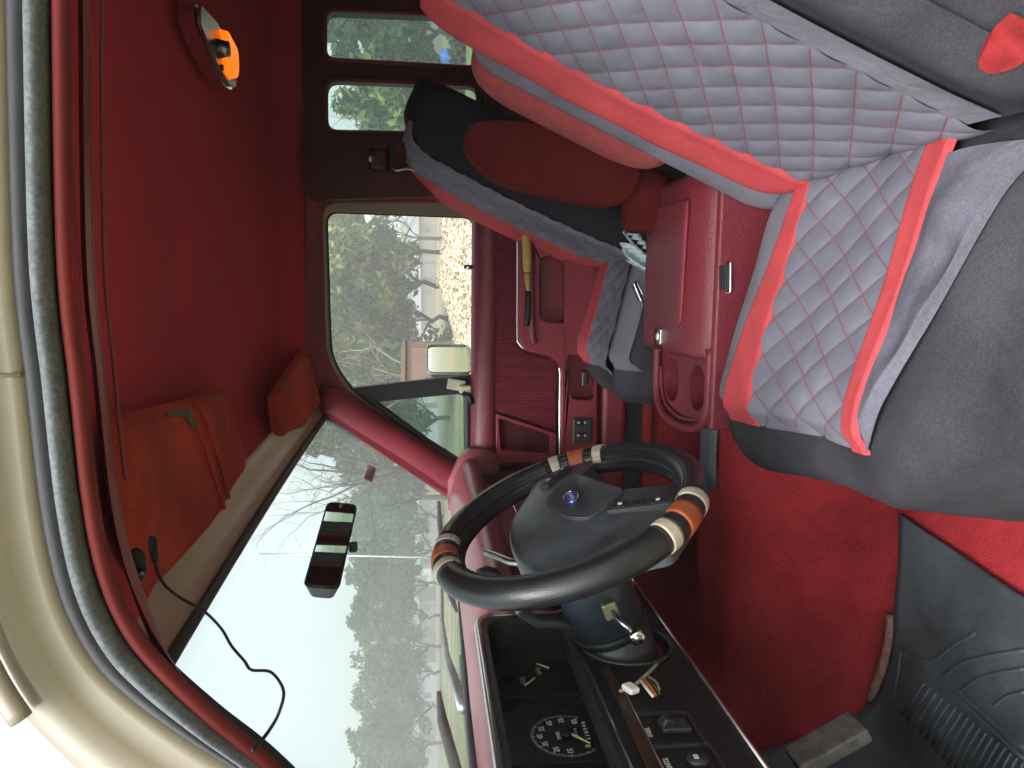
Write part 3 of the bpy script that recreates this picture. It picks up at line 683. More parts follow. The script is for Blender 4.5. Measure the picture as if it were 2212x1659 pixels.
# radio and heater panel at the centre
rp_ = plate('centre_panel', rounded([(1.16, 1.262), (1.455, 1.262), (1.455, 1.432), (1.16, 1.432)], .014), [], xm(-.470), .032, BLACKP, dash, bevel=.004)
tube('panel_edge', [V(-.469, a, b) for a, b in rounded([(1.16, 1.262), (1.455, 1.262), (1.455, 1.432), (1.16, 1.432)], .014)], .0026, SILVER, rp_, n=6, closed=True)
box('radio', (-.467, 1.31, 1.385), (.012, .19, .055), DARKGREY, rp_, bevel=.003)
box('tape_slot', (-.4605, 1.31, 1.392), (.002, .10, .012), RUBBER, rp_, bevel=.0005)
for k in range(4): box('heater_slider', (-.466, 1.235+k*.05, 1.315), (.012, .014, .022), DARKGREY, rp_, bevel=.002)
# glove box and vents on the passenger face
gb = plate('glove_box', rounded([(1.55, 1.275), (2.03, 1.275), (2.03, 1.385), (1.55, 1.385)], .012), [], xm(-.496), .012, DASHRED, dash, bevel=.004)
tube('trim_line', [V(-.4945, 1.50, 1.398), V(-.4945, 2.05, 1.398)], .0018, SILVER, dash, n=6)
for k in range(4): box('vent_slat', (-.497, 1.98, 1.408+k*.008), (.01, .09, .0035), BLACKP, dash, bevel=.0008)
# two switch bezels on the lower panel
def switch(cx, cy, label, knob):
    p = W(cx, cy, X=-.489); y, z = p.y, p.z
    b = plate('switch_bezel', rounded([(y-.034, z-.036), (y+.034, z-.036), (y+.034, z+.036), (y-.034, z+.036)], .009), [rounded([(y-.031, z-.033), (y+.031, z-.033), (y+.031, z+.033), (y-.031, z+.033)], .007)], xm(-.4885), .004, DARKGREY, dash, bevel=.0012)
    text('lettering', label, .0085, txm(V(-.4905, y-.004, z+.022)), INK, b)
    if knob:
        box('rocker_frame', (-.4885, y+.003, z-.010), (.006, .024, .034), DARKGREY, b, bevel=.002)
        box('rocker', (-.484, y+.003, z-.002), (.014, .016, .015), BLACKG, b, bevel=.004, rot=Matrix.Rotation(R(22), 3, 'Y'))
    else:
        tube('knob', [V(-.489, y, z-.01), V(-.4845, y, z-.01)], [.012, .011], DARKGREY, b, n=16)
        box('knob_mark', V(-.4838, y, z-.008), (.001, .007, .005), INK, b, bevel=.0003)
switch(1440, 1572, 'FUEL', True)
switch(1487, 1645, 'LIGHTS', False)

# ------------------------------------------------------------------ steering column
WC = V(-.303, 1.0, 1.409); tt, yw_ = R(21), R(-6)
N_ = V(math.cos(tt)*math.cos(yw_), math.cos(tt)*math.sin(yw_), math.sin(tt)); E1 = V(-math.sin(yw_), math.cos(yw_), 0); E2 = N_.cross(E1)
def wp(a, b, o=0): return WC+E1*a+E2*b+N_*o
colm = thing('steering_column', 'black steering column with chrome tilt lever and loose wires below it', 'steering column', wp(0, 0, -.25))
COLP = mat('column_plastic', (.018, .024, .033), .36, var=.2, vscale=20, bump=.12, bscale=500, bdist=.0006)
tube('upper_shroud', [wp(0, .008, -.030), wp(0, .006, -.045), wp(0, .0, -.10), wp(0, -.002, -.168), wp(0, -.002, -.171)], [.036, .046, .052, .054, .050], COLP, colm, n=40)
tube('collar', [wp(0, -.002, -.170), wp(0, -.002, -.174), wp(0, -.002, -.180), wp(0, -.002, -.184)], [.0545, .057, .057, .0545], BLACKP, colm, n=40)
tube('lower_shroud', [wp(0, -.002, -.183), wp(0, -.004, -.24), wp(0, -.004, -.30)], [.0545, .053, .052], COLP, colm, n=40)
# tilt lever on the near side
la_ = W(1321, 1322, Y=.948); lb_ = W(1374, 1372, Y=.925)
box('lever_bracket', la_+V(0, .006, 0), (.024, .012, .020), mat('brass_bracket', (.24, .21, .15), .4, metal=.7), colm, bevel=.003, rot=Matrix.Rotation(R(-21), 3, 'Y'))
tl = tube('tilt_lever', [la_, la_.lerp(lb_, .5)+V(0, -.006, 0), lb_], .0038, STEEL, colm, n=10)
tube('lever_knob', [lb_+V(0, .006, 0), lb_+V(0, .001, 0), lb_+V(0, -.008, 0), lb_+V(0, -.011, 0)], [.006, .0105, .0105, .008], CHROME, tl, n=20)
tube('knob_dimple', [lb_+V(0, -.0112, 0), lb_+V(0, -.0125, 0)], [.0055, .005], STEEL, tl, n=14)
# turn-signal stalk and gear lever
tube('signal_stalk', spl([W(1242, 1352, Y=1.0), W(1200, 1346, Y=.99), W(1165, 1345, Y=.985), W(1138, 1330, Y=.98), W(1118, 1316, Y=.97)], 5), [.008]*5+[.007]*16, DARKGREY, colm, n=10)
tube('gear_lever', [wp(.03, .04, -.08), wp(.10, .10, -.085), wp(.155, .135, -.08)], .006, STEEL, colm)
tube('gear_knob', [W(1032, 1236, Y=1.18), W(1048, 1238, Y=1.17), W(1066, 1243, Y=1.16), W(1080, 1250, Y=1.15)], [.006, .012, .012, .007], BLACKP, colm, n=12)
# connector and wires at the open end of the shroud
def wr(pts, r, m_): tube('wire', spl(pts, 5), r, m_, colm, n=6)
wr([W(1338, 1494, X=-.487), W(1368, 1482, X=-.484), W(1396, 1458, X=-.484), W(1420, 1434, X=-.488)], .0024, BAND_B)
wr([W(1390, 1468, X=-.484), W(1402, 1482, X=-.480), W(1416, 1502, X=-.482)], .0026, ORANGEW)
wr([W(1396, 1464, X=-.486), W(1409, 1478, X=-.482), W(1425, 1498, X=-.484)], .0022, OLIVEW)
wr([W(1384, 1470, X=-.484), W(1396, 1486, X=-.479), W(1411, 1505, X=-.481)], .0020, WHITEP)
wr([W(1402, 1462, X=-.488), W(1418, 1474, X=-.486), W(1424, 1490, X=-.487)], .0016, BAND_B)
box('connector', W(1362, 1487, X=-.478), (.008, .020, .015), WHITEP, colm, bevel=.003, rot=Matrix.Rotation(R(25), 3, 'X'))

# ------------------------------------------------------------------ steering wheel
sw = thing('steering_wheel', 'steering wheel in laced black leather cover with cream and orange bands', 'steering wheel', wp(0, 0, 0))
RR, rr = .1755, .0195
def arc(name, a0, a1, m_, r=rr, R_=RR, o=0, n=None, ns=20, parent=None, off=0):
    n = n or max(3, int(abs(a1-a0)/4)); full = abs(a1-a0) >= 359
    pa = []
    for i in range(n+(0 if full else 1)):
        an = R(lerp(a0, a1, i/n)); d = E1*math.cos(an)+E2*math.sin(an); pa.append((WC+d*R_+N_*o, d, N_))
    vs_, f = [], []
    for p, a, b in pa:
        for k in range(ns):
            t = 2*math.pi*k/ns; vs_.append(p+a*r*math.cos(t)+b*r*math.sin(t))
    m = len(pa)
    for i in range(m if full else m-1):
        for k in range(ns):
            q = (i*ns+k, ((i+1) % m)*ns+k, ((i+1) % m)*ns+(k+1) % ns, i*ns+(k+1) % ns); f.append(q)
    if not full: f.append(tuple(range(ns))); f.append(tuple((m-1)*ns+k for k in range(ns))[::-1])
    return obj(name, vs_, f, m_, parent or sw, smooth=True)
bands = [90, 225, 343]
edges = []
for c in bands:
    for w0, w1, m_, nm, dr in ((-14.5, -9.5, BAND_B, 'cream_band', .0012), (-9.3, -4.4, LEATHER, 'black_band', .0003), (-4.2, 4.2, BAND_O, 'orange_band', .0012), (4.4, 9.3, LEATHER, 'black_band', .0003), (9.5, 14.5, BAND_B, 'cream_band', .0012)):
        arc(nm, c+w0, c+w1, m_, rr+dr, ns=24, n=5)
for i, c in enumerate(bands):
    c2 = bands[(i+1) % 3]+(360 if i == 2 else 0); arc('leather_cover', c+14.3, c2-14.3, LEATHER)
arc('inner_rim', 0, 360, LEATHER, .0115, RR-.0105, -.004, ns=12)
arc('rim_core', 0, 360, BLACKP, .0095, RR-.0145, -.009, ns=12)
# lacing and stitch lines on the inner side of the cover
lz = []
for i in range(0, 721):
    an = math.pi*2*i/720; ph = R(180+(16 if i % 2 else -16)); d = E1*math.cos(an)+E2*math.sin(an)
    lz.append(WC+d*(RR+(rr+.0012)*math.cos(ph))+N_*(rr+.0012)*math.sin(ph))
tube('lacing', lz, .0009, DARKGREY, sw, n=4)
for ph in (150, 122):
    st = []
    for i in range(0, 181):
        an = math.pi*2*i/180; d = E1*math.cos(an)+E2*math.sin(an); st.append(WC+d*(RR+(rr+.0006)*math.cos(R(ph)))+N_*(rr+.0006)*math.sin(R(ph)))
    tube('stitch_line', st, .0008, DARKGREY if ph == 122 else LEATHER, sw, n=4)
HUBM = mat('hub_plastic', (.032, .037, .042), .42, var=.6, vscale=16, bump=.2, bscale=420, bdist=.0008)
hubp = rounded([(.010, .082), (.098, .042), (.186, .022), (.182, -.078), (.142, -.074), (.090, -.046), (.03, -.058), (-.030, -.090), (-.036, -.158), (-.085, -.147), (-.146, -.094), (-.135, -.045), (-.152, .014), (-.125, .058), (-.060, .087)], [.03, .02, .006, .006, .02, .03, .02, .03, .006, .006, .01, .03, .02, .03, .03], 5)
def hubmap(a, b, d):
    r = math.hypot(a, b); dome = .026*(1-sm(.05, .165, r)); return wp(a*(1+.0), b, .004+dome-d)
# hub as a domed shell: rings of the outline shrinking to the centre
hv, hf = [], []; HN = len(hubp); ctr = (-.015, -.01)
ringsd = [(1.0, -.040), (1.0, -.010), (.985, -.003), (.955, .0015), (.90, .004), (.75, .006), (.55, .008), (.32, .009), (.12, .009)]
for s, dz in ringsd:
    for a, b in hubp:
        x, y = ctr[0]+(a-ctr[0])*s, ctr[1]+(b-ctr[1])*s; r = math.hypot(x, y); hv.append(wp(x, y, dz+.014*(1-sm(.04, .17, r))))
for j in range(len(ringsd)-1):
    for i in range(HN): hf.append((j*HN+i, j*HN+(i+1) % HN, (j+1)*HN+(i+1) % HN, (j+1)*HN+i))
hf.append(tuple((len(ringsd)-1)*HN+i for i in range(HN)))
hub = obj('hub', hv, hf, HUBM, sw, smooth=True)
def hubz(x, y): return .009+.014*(1-sm(.04, .17, math.hypot(x, y)))
padp = rounded([(.016, .022), (.082, -.030), (.055, -.042), (.01, -.058), (-.034, -.082), (-.058, -.058), (-.078, -.022), (-.055, .006)], .012, 4)
plate('horn_pad', padp, [], lambda a, b, d: wp(a, b, hubz(a, b)+.003-d), .006, HUBM, hub, bevel=.002)
tube('pad_groove', [wp(a, b, hubz(a, b)-.0002) for a, b in padp], .0016, RUBBER, hub, n=6, closed=True)
ell = [(-.010+.0175*math.cos(2*math.pi*k/28), -.013+.0098*math.sin(2*math.pi*k/28)) for k in range(28)]
em = plate('emblem', ell, [], lambda a, b, d: wp(a, b, .0285-d), .004, BLUEE, hub, bevel=.0008)
tube('emblem_rim', [wp(a, b, .0287) for a, b in ell], .0007, CHROME, hub, n=6, closed=True)
mt_ = basis(wp(-.010, -.0132, .0291), E1, E2) @ Matrix.Shear('XZ', 4, (0, 0)); sh = Matrix.Identity(4); sh[0][1] = .35
text('emblem_script', 'Ford', .0125, mt_ @ sh, mat('pale_enamel', (.22, .26, .36), .4), hub, depth=.0002)
def pod(a0, b0, a1, b1, w, nb):
    A, B = Vector((a0, b0)), Vector((a1, b1)); d = (B-A).normalized(); q = Vector((-d.y, d.x))
    def pp(s, t, z): p = A.lerp(B, s)+q*t; return wp(p.x, p.y, hubz(p.x, p.y)-.002+z)
    fr2 = rounded([A-q*w-d*.006, B-q*w+d*.006, B+q*w+d*.006, A+q*w-d*.006], .005, 4)
    po = plate('switch_pod', [(p.x, p.y) for p in fr2], [], lambda a, b, z: wp(a, b, hubz(a, b)+.0035-z), .010, DARKGREY, hub, bevel=.0015)
    for k in range(nb):
        s0, s1 = (k+.12)/nb, (k+.88)/nb
        v = [pp(s0, -w*.62, .0062), pp(s1, -w*.62, .0062), pp(s1, w*.62, .0062), pp(s0, w*.62, .0062)]
        obj('cruise_button', v, [(0, 1, 2, 3)], BLACKG, po, solid=.003)
        if k != nb//2 or nb == 2:
            v = [pp(lerp(s0, s1, .35), -w*.2, .0082), pp(lerp(s0, s1, .65), -w*.2, .0082), pp(lerp(s0, s1, .65), w*.2, .0082), pp(lerp(s0, s1, .35), w*.2, .0082)]
            obj('button_mark', v, [(0, 1, 2, 3)], INK, po, solid=.0006)
pod(.074, .012, .128, -.028, .0085, 3)
pod(-.068, -.054, -.088, -.122, .0095, 3)
# ------------------------------------------------------------------ seats
def quilt_mat(name, base, thread):
    M = mat(name, base, .82, var=.18, vscale=10, fold=.003, fscale=12, bump=.35, bscale=600, bdist=.001, spec=.1)
    nt, b = nodes_of(M); rp = next(n for n in nt.nodes if n.type == 'VALTORGB')
    uv = nt.nodes.new('ShaderNodeUVMap'); sx = nt.nodes.new('ShaderNodeSeparateXYZ'); nt.links.new(uv.outputs[0], sx.inputs[0])
    dist = []
    for k in (0, 1):
        f = nt.nodes.new('ShaderNodeMath'); f.operation = 'PINGPONG'; f.inputs[1].default_value = .5; nt.links.new(sx.outputs[k], f.inputs[0]); dist.append(f)
    mn = nt.nodes.new('ShaderNodeMath'); mn.operation = 'MINIMUM'; nt.links.new(dist[0].outputs[0], mn.inputs[0]); nt.links.new(dist[1].outputs[0], mn.inputs[1])
    mr = nt.nodes.new('ShaderNodeMapRange'); mr.inputs['From Min'].default_value = .016; mr.inputs['From Max'].default_value = .036; mr.inputs['To Min'].default_value = .75; mr.inputs['To Max'].default_value = 0
    nt.links.new(mn.outputs[0], mr.inputs[0])
    mx = nt.nodes.new('ShaderNodeMix'); mx.data_type = 'RGBA'; nt.links.new(mr.outputs[0], mx.inputs[0]); nt.links.new(rp.outputs[0], mx.inputs[6]); mx.inputs[7].default_value = (*thread, 1)
    nt.links.new(mx.outputs[2], b.inputs['Base Color']); return M
QUILT = quilt_mat('quilted_grey_cloth', (.118, .118, .146), (.15, .045, .052))
def qcell(a, b):
    """diamond cell coordinates and padding height"""
    p, q = a/.088+b/.054, a/.088-b/.054
    h = (abs(math.sin(math.pi*p))*abs(math.sin(math.pi*q)))**.42
    return (p, q), h
def rr_out(cx, cy, hx, hy, r, d, n=7, ns=6):
    hx2, hy2, r2 = hx-d, hy-d, max(r-d, .02); out = []
    r2 = min(r2, hx2*.98, hy2*.98)
    cs = [(1, 1, 0), (-1, 1, 90), (-1, -1, 180), (1, -1, 270)]
    cor = [[(cx+sx*(hx2-r2)+r2*math.cos(R(a0+90*k/n)), cy+sy*(hy2-r2)+r2*math.sin(R(a0+90*k/n))) for k in range(n+1)] for sx, sy, a0 in cs]
    for i in range(4):
        out += cor[i]; a, b = cor[i][-1], cor[(i+1) % 4][0]
        for k in range(1, ns): out.append((lerp(a[0], b[0], k/ns), lerp(a[1], b[1], k/ns)))
    return out
def sdf(x, y, cx, cy, hx, hy, r):
    qx, qy = abs(x-cx)-(hx-r), abs(y-cy)-(hy-r)
    return r-(math.hypot(max(qx, 0), max(qy, 0))+min(max(qx, qy), 0))
def roll(d, r): return 0 if d >= r else r-math.sqrt(max(0, r*r-(r-max(d, 0))**2))
def ring_body(name, cx, cy, hx, hy, r, top, er, bottom, mp, m_, parent, flare=0.0, tuck=0.0):
    """padded body: skirt, rolled edge and crowned top; mp(a, b, t) -> 3D"""
    vs_, f = [], []; L = []
    L += [(-flare, lambda a, b: bottom), (-flare*.6, lambda a, b: lerp(bottom, top(a, b)-er, .5)), (0, lambda a, b: top(a, b)-er)]
    for k in range(1, 7):
        d = er*(1-math.cos(R(15*k))); L.append((d, lambda a, b, d=d: top(a, b)-roll(d, er)))
    mxd = min(hx, hy)
    for s in (.35, .5, .65, .8, .93): L.append((lerp(er, mxd, s), lambda a, b: top(a, b)))
    n = None
    for d, z in L:
        o = rr_out(cx, cy, hx, hy, r, d); n = len(o)
        for a, b in o: vs_.append(mp(a, b, z(a, b)))
    for j in range(len(L)-1):
        for i in range(n): f.append((j*n+i, j*n+(i+1) % n, (j+1)*n+(i+1) % n, (j+1)*n+i))
    f.append(tuple((len(L)-1)*n+i for i in range(n))); f.append(tuple(range(n))[::-1])
    return obj(name, vs_, f, m_, parent, smooth=True)
wr_rng = random.Random(5)
def make_seat(name, label, yin, yout, yinb, youtb, dz, body_m, back_m, wrinkle, ang=24, bx0=.172, H=.69):
    t = thing(name, label, 'car seat', (0, (yin+yout)/2, .75))
    cy, hy = (yin+yout)/2, abs(yin-yout)/2; cx, hx = -.018, .238; cr = .13; er = .05
    sg = 1 if yout > yin else -1
    def top(x, y):
        v = (y-yin)/(yout-yin)
        z = 1.117-.27*(x+.2)+dz-.014*math.exp(-((v-.46)/.22)**2)+.010*math.exp(-((v-.87)/.08)**2)+.006*math.exp(-((v-.1)/.06)**2)
        return z-.03*sm(-.12, -.26, x)
    def skew(x, y): v = (y-yin)/(yout-yin); return x-(.085*max(0, .55-v)-.03*max(0, v-.55))*max(0, (.20-x)/.44)**1.3*(1 if sg < 0 else .3)
    def S(x, y): return top(x, y)-roll(sdf(x, y, cx, cy, hx, hy, cr), er)
    ring_body('cushion', cx, cy, hx, hy, cr, lambda a, b: top(a, b)-.011, er, .815+dz*.5, lambda a, b, z: V(skew(a, b)-.012*sm(1.05, .85, z), b, z), body_m, t, flare=.012)
    def cover(nm, v0, v1, x0, x1, m_, off=.004, q=False, nu=40, nv=50, parent=t, x0b=None, wr=0, v0r=None, v1r=None):
        def vv(u, w): return lerp(lerp(v0, v0 if v0r is None else v0r, w**1.5), lerp(v1, v1 if v1r is None else v1r, w**1.5), u)
        def fn(u, w):
            v = vv(u, w); xs = lerp(x0, x0b if x0b is not None else x0, u**1.6 if wr else u)
            x = lerp(xs, x1, w); y = lerp(yin, yout, v); z = S(x, y)+off
            d = sdf(x, y, cx, cy, hx, hy, cr)
            if q:
                _, h = qcell((y-cy), x); z += .0045*h-.0032
            if wr:
                e = math.sin(math.pi*u)*math.sin(math.pi*w)
                z += wr*e*(math.sin(x*26+y*55)+.7*math.sin(x*61-y*23+1.3))
            if wr: z -= .013*(1-sm(0, .12, min(1-u, w)))
            else: z -= .016*(1-sm(0, .07, w))
            if m_ is REDCLOTH: z -= .008*(1-sm(0, .14, min(u, 1-u)))
            z += .003*math.sin(x*21+y*13)*math.sin(y*17-x*9)
            return V(skew(x, y), y, z)
        def uvf(u, w):
            v = vv(u, w); xs = lerp(x0, x0b if x0b is not None else x0, u); return qcell(lerp(yin, yout, v)-cy, lerp(xs, x1, w))[0]
        return grid(nm, fn, nu, nv, m_, parent, uvfn=uvf, flip=(sg > 0))
    if sg < 0:
        cover('inboard_bolster', .010, .118, -.165, .205, GREYCLOTH, nu=20, nv=40, v1r=.21)
        cover('red_stripe', .110, .275, -.178, .21, REDCLOTH, .0105, nu=16, nv=40, x0b=-.186, v0r=.20, v1r=.268)
        cover('quilted_panel', .256, .735, -.186, .205, QUILT, .0085, q=True, nu=110, nv=150, x0b=-.190, v0r=.255)
        cover('red_stripe', .722, .800, -.192, .21, REDCLOTH, .0105, nu=16, nv=40, x0b=-.190, v0r=.715, v1r=.825)
        cover('outboard_bolster', .79, .975, -.188, .155, LILAC, .006, nu=50, nv=90, x0b=.148, wr=wrinkle)
    else:
        cover('inboard_bolster', .010, .22, -.165, .205, GREYCLOTH, nu=20, nv=40)
        cover('quilted_panel', .20, .72, -.186, .205, QUILT, .0085, q=True, nu=90, nv=130, x0b=-.190)
        cover('red_stripe', .70, .85, -.192, .21, REDCLOTH, .0105, nu=16, nv=40, x0b=-.188)
        cover('outboard_bolster', .84, .985, -.180, .155, LILAC, .006, nu=30, nv=60, x0b=-.13, wr=.0012)
    # backrest
    th = R(ang); up = V(math.sin(th), 0, math.cos(th)); mf = V(-math.cos(th), 0, math.sin(th)); B0 = V(bx0, 0, 1.015+dz)
    cyb, hyb = (yinb+youtb)/2, abs(yinb-youtb)/2
    def bt(y, h):
        v = (y-yinb)/(youtb-yinb)
        return (.020 if sg < 0 else .045)*math.exp(-((v-.97)/(.07 if sg < 0 else .14))**2)*sm(-.02, .1, h)*sm(.66, .45, h)+.014*math.exp(-((v-.07)/.07)**2)-.010*math.exp(-((v-.5)/.25)**2)+.012*math.sin(max(0, h)/H*math.pi)
    def SB(y, h): return bt(y, h)-roll(sdf(y, h, cyb, H/2-.02, hyb, H/2+.01, .10), .055)
    bmp = lambda a, b, tz: B0+V(0, a, 0)+up*b+mf*tz
    ring_body('backrest', cyb, H/2-.02, hyb, H/2+.01, .10, lambda a, b: bt(a, b)-.012, .055, -.12, bmp, DARKCLOTH if sg < 0 else back_m, t)
    if sg < 0:   # the old seat still shows beside the cover on the inboard side
        ring_body('old_seat_side', 1.2925, .3625, .1325, .1925, .11, lambda a, b: -.018+.066*sm(1.19, 1.36, a), .040, -.12, bmp, back_m, t)
        ring_body('cover_edge', 1.222, .265, .092, .305, .085, lambda a, b: -.012+.050*sm(1.17, 1.29, a), .035, -.06, bmp, GREYCLOTH, t)
    def bcover(nm, v0, v1, h0, h1, m_, off=.004, q=False, nu=30, nv=60, h0b=None, v0t=None, v1t=None, wr=0):
        def pv(u, w):
            a = lerp(v0, v0t if v0t is not None else v0, w); b = lerp(v1, v1t if v1t is not None else v1, w)
            v = lerp(a, b, u); hs = lerp(h0, h0b if h0b is not None else h0, u); return lerp(yinb, youtb, v), lerp(hs, h1, w)
        def fn(u, w):
            y, h = pv(u, w); tz = SB(y, h)+off
            if q: tz += .0050*qcell((y-cyb)*.93, h*.98)[1]-.0035
            if wr: tz += wr*math.sin(math.pi*u)*math.sin(h*40+y*30)
            if m_ is REDCLOTH: tz -= .011*(1-sm(0, .14, min(u, 1-u)))
            return bmp(y, h, tz)
        return grid(nm, fn, nu, nv, m_, t, uvfn=lambda u, w: qcell((pv(u, w)[0]-cyb)*.93, pv(u, w)[1]*.98)[0], flip=(sg > 0))
    bcover('grey_edge', .004, .07, .012, H-.07, GREYCLOTH if sg < 0 else BLACKCLOTH, .004, nu=14, nv=50)
    if sg < 0: bcover('red_stripe', .028, .215, .0, H-.05, REDCLOTH, .0150, nu=24, nv=70, wr=.0012)
    bcover('quilted_panel', .205 if sg < 0 else .05, .80, .0, H-.035, QUILT, .0115, q=True, nu=130, nv=170)
    bcover('grey_band' if sg < 0 else 'red_stripe', .79, .875 if sg < 0 else .93, .03, H-.04, GREYCLOTH if sg < 0 else REDCLOTH, .0105, nu=20, nv=80)
    bcover('side_bolster', .845, .992, .02, H-.06, DARKCLOTH if sg < 0 else GREYCLOTH, .005, nu=36, nv=80)
    return t, S, SB, bmp
ds, dS, dSB, dbm = make_seat('driver_seat', 'driver seat in grey quilted cover with coral red stripes, nearest the open door', 1.288, .70, 1.262, .632, 0, DARKCLOTH, PLAID, .007)
psd, pS, pSB, pbm = make_seat('passenger_seat', 'passenger seat in grey quilted cover behind the console, black on its side', 1.655, 2.085, 1.625, 2.085, .08, DARKCLOTH, BLACKCLOTH, .002, 24, .072, .64)
# holes and marks on the driver seat
best = min(((v/100, h/100) for v in range(86, 100) for h in range(4, 30)), key=lambda q: (lambda p: (p-CAM).normalized().cross(ray(2170, 100).normalized()).length)(dbm(lerp(1.262, .632, q[0]), q[1], dSB(lerp(1.262, .632, q[0]), q[1])+.006)))
cv, ch_ = best; hv_ = []
for k in range(18):
    an = 2*math.pi*k/18; rv_ = 1+.12*math.sin(3*an+1); y, h = lerp(1.262, .632, cv)+.009*rv_*math.cos(an), ch_+.020*rv_*math.sin(an); hv_.append(dbm(y, h, dSB(y, h)+.012))
obj('worn_hole', hv_, [tuple(range(18))], mat('worn_red_foam', (.19, .017, .019), .9, var=.3, vscale=60, spec=.1), ds, solid=.001)
# folded-up armrest on the inboard side of the passenger seat
ar = thing('folded_armrest', 'dark red cloth armrest folded up between the two seats', 'armrest', W(1400, 440, Y=1.56))
al = [(1006, 312), (1012, 284), (1034, 264), (1110, 261), (1250, 281), (1335, 303), (1372, 335), (1382, 380), (1358, 424), (1312, 441), (1200, 421), (1095, 391), (1040, 356)]
ap2 = spl([V(*pw(x, y, 1.50), 0) for x, y in al], 4, closed=True)
plate('pad', [(p.x, p.y) for p in ap2], [], lambda a, b, d: V(a, 1.50+d, b), .085, ARMCLOTH, ar, bevel=.024, seg=5)
tube('piping', [V(p.x, 1.513, p.y) for p in ap2], .0034, ARMCLOTH, ar, n=8, closed=True)
tube('pivot', [W(1395, 425, Y=1.53), W(1395, 425, Y=1.62)], [.05, .05], ARMCLOTH, ar, n=24)
box('pivot_cover', W(1398, 440, Y=1.575), (.12, .07, .10), ARMCLOTH, ar, bevel=.02)

# ------------------------------------------------------------------ centre console
con = thing('centre_console', 'maroon centre console with padded lid, latch and two cup holders', 'console', (0, 1.44, .75))
box('base', (-.005, 1.468, .845), (.47, .342, .262), VINYL, con, bevel=.02, seg=3)
box('side_panel', (-.016, 1.3095, .925), (.455, .021, .345), VINYL_LT, con, bevel=.006)
prof = [(1.322, 1.055), (1.318, 1.085), (1.323, 1.097), (1.338, 1.111), (1.358, 1.125), (1.372, 1.1308), (1.40, 1.1325), (1.61, 1.1345), (1.632, 1.130), (1.643, 1.118), (1.645, 1.055)]
lp = []
for x, s in ((-.122, .0), (-.120, .55), (-.114, .86), (-.104, 1.0), (0, 1), (.12, 1), (.20, 1.0), (.212, .85), (.217, .5), (.218, 0)):
    lp.append((x, s))
lv, lf = [], []; n = len(prof)
for x, s in lp:
    for (y, z) in prof: lv.append(V(x, 1.48+(y-1.48)*(.985+.015*s), 1.055+(z-1.055)*(.55+.45*s) if s > 0 else 1.055+(z-1.055)*.45))
for i in range(len(lp)-1):
    for k in range(n-1): a = i*n+k; lf.append((a, a+1, a+n+1, a+n))
lf.append(tuple(range(n))[::-1]); lf.append(tuple((len(lp)-1)*n+k for k in range(n)))
lid = obj('lid', lv, lf, VINYL_LT, con, smooth=True)
ip = rounded([tuple(W(x, y, Z=1.137).xy) for x, y in ((1408, 455), (1482, 432), (1466, 698), (1394, 692))], .008, 4)
plate('lid_inset', ip, [], lambda a, b, d: V(a, b, 1.1385-d), .008, VINYL_LT, lid, bevel=.0025)
tube('inset_groove', [V(a, b, 1.1335) for a, b in [(ip[0][0]*0+p[0], p[1]) for p in ip]], .0035, VINYL, lid, n=8, closed=True)
lc_ = W(1434, 727, Z=1.128)
box('latch_recess', lc_+V(-.004, .022, .0005), (.046, .055, .012), ARMCLOTH, lid, bevel=.004)
lat = box('latch', lc_+V(0, 0, .006), (.034, .020, .012), STEEL, lid, bevel=.004)
tube('latch_button', [lc_+V(0, 0, .011), lc_+V(0, 0, .0145)], [.008, .007], WHITEP, lat, n=16)
tr = [(1396, 748), (1393, 800), (1394, 855), (1403, 884), (1424, 903), (1455, 916), (1490, 923), (1512, 922), (1521, 905), (1533, 748)]
TZ = 1.098
to = [(-.100, 1.324), (-.170, 1.322), (-.222, 1.330), (-.248, 1.365), (-.262, 1.43), (-.266, 1.50), (-.258, 1.575), (-.236, 1.618), (-.20, 1.636), (-.150, 1.640), (-.100, 1.640)]
def cup(x, y, r=.036): p = W(x, y, Z=TZ-.012); return [(p.x+r*math.cos(2*math.pi*k/28), p.y+r*math.sin(2*math.pi*k/28)) for k in range(28)]
c1, c2 = cup(1449, 820, .046), cup(1504, 838, .044)
trs = [(p.x, p.y) for p in spl([V(a, b, 0) for a, b in to], 4)]
tray = plate('cup_tray', trs, [c1, c2], lambda a, b, d: V(a, b, TZ-.014-d), .05, VINYL_LT, con, bevel=.004)
tube('tray_rim', [V(a, b, TZ-.004) for a, b in trs], .009, VINYL_LT, con, n=10)
tube('tray_ridge', [V(a+.016, lerp(b, 1.45, .06), TZ-.010) for a, b in trs[6:-6]], .004, VINYL_LT, tray, n=8)
for c in (c1, c2):
    cxm = sum(a for a, b in c)/28; cym = sum(b for a, b in c)/28
    tube('cup_holder', [V(cxm, cym, TZ-.075), V(cxm, cym, TZ-.070)], .046, mat('shade_dark_cup_bottom', (.035, .005, .008), .7), con, n=24)  # shade inside the cups put into the colour, darker than the tray vinyl
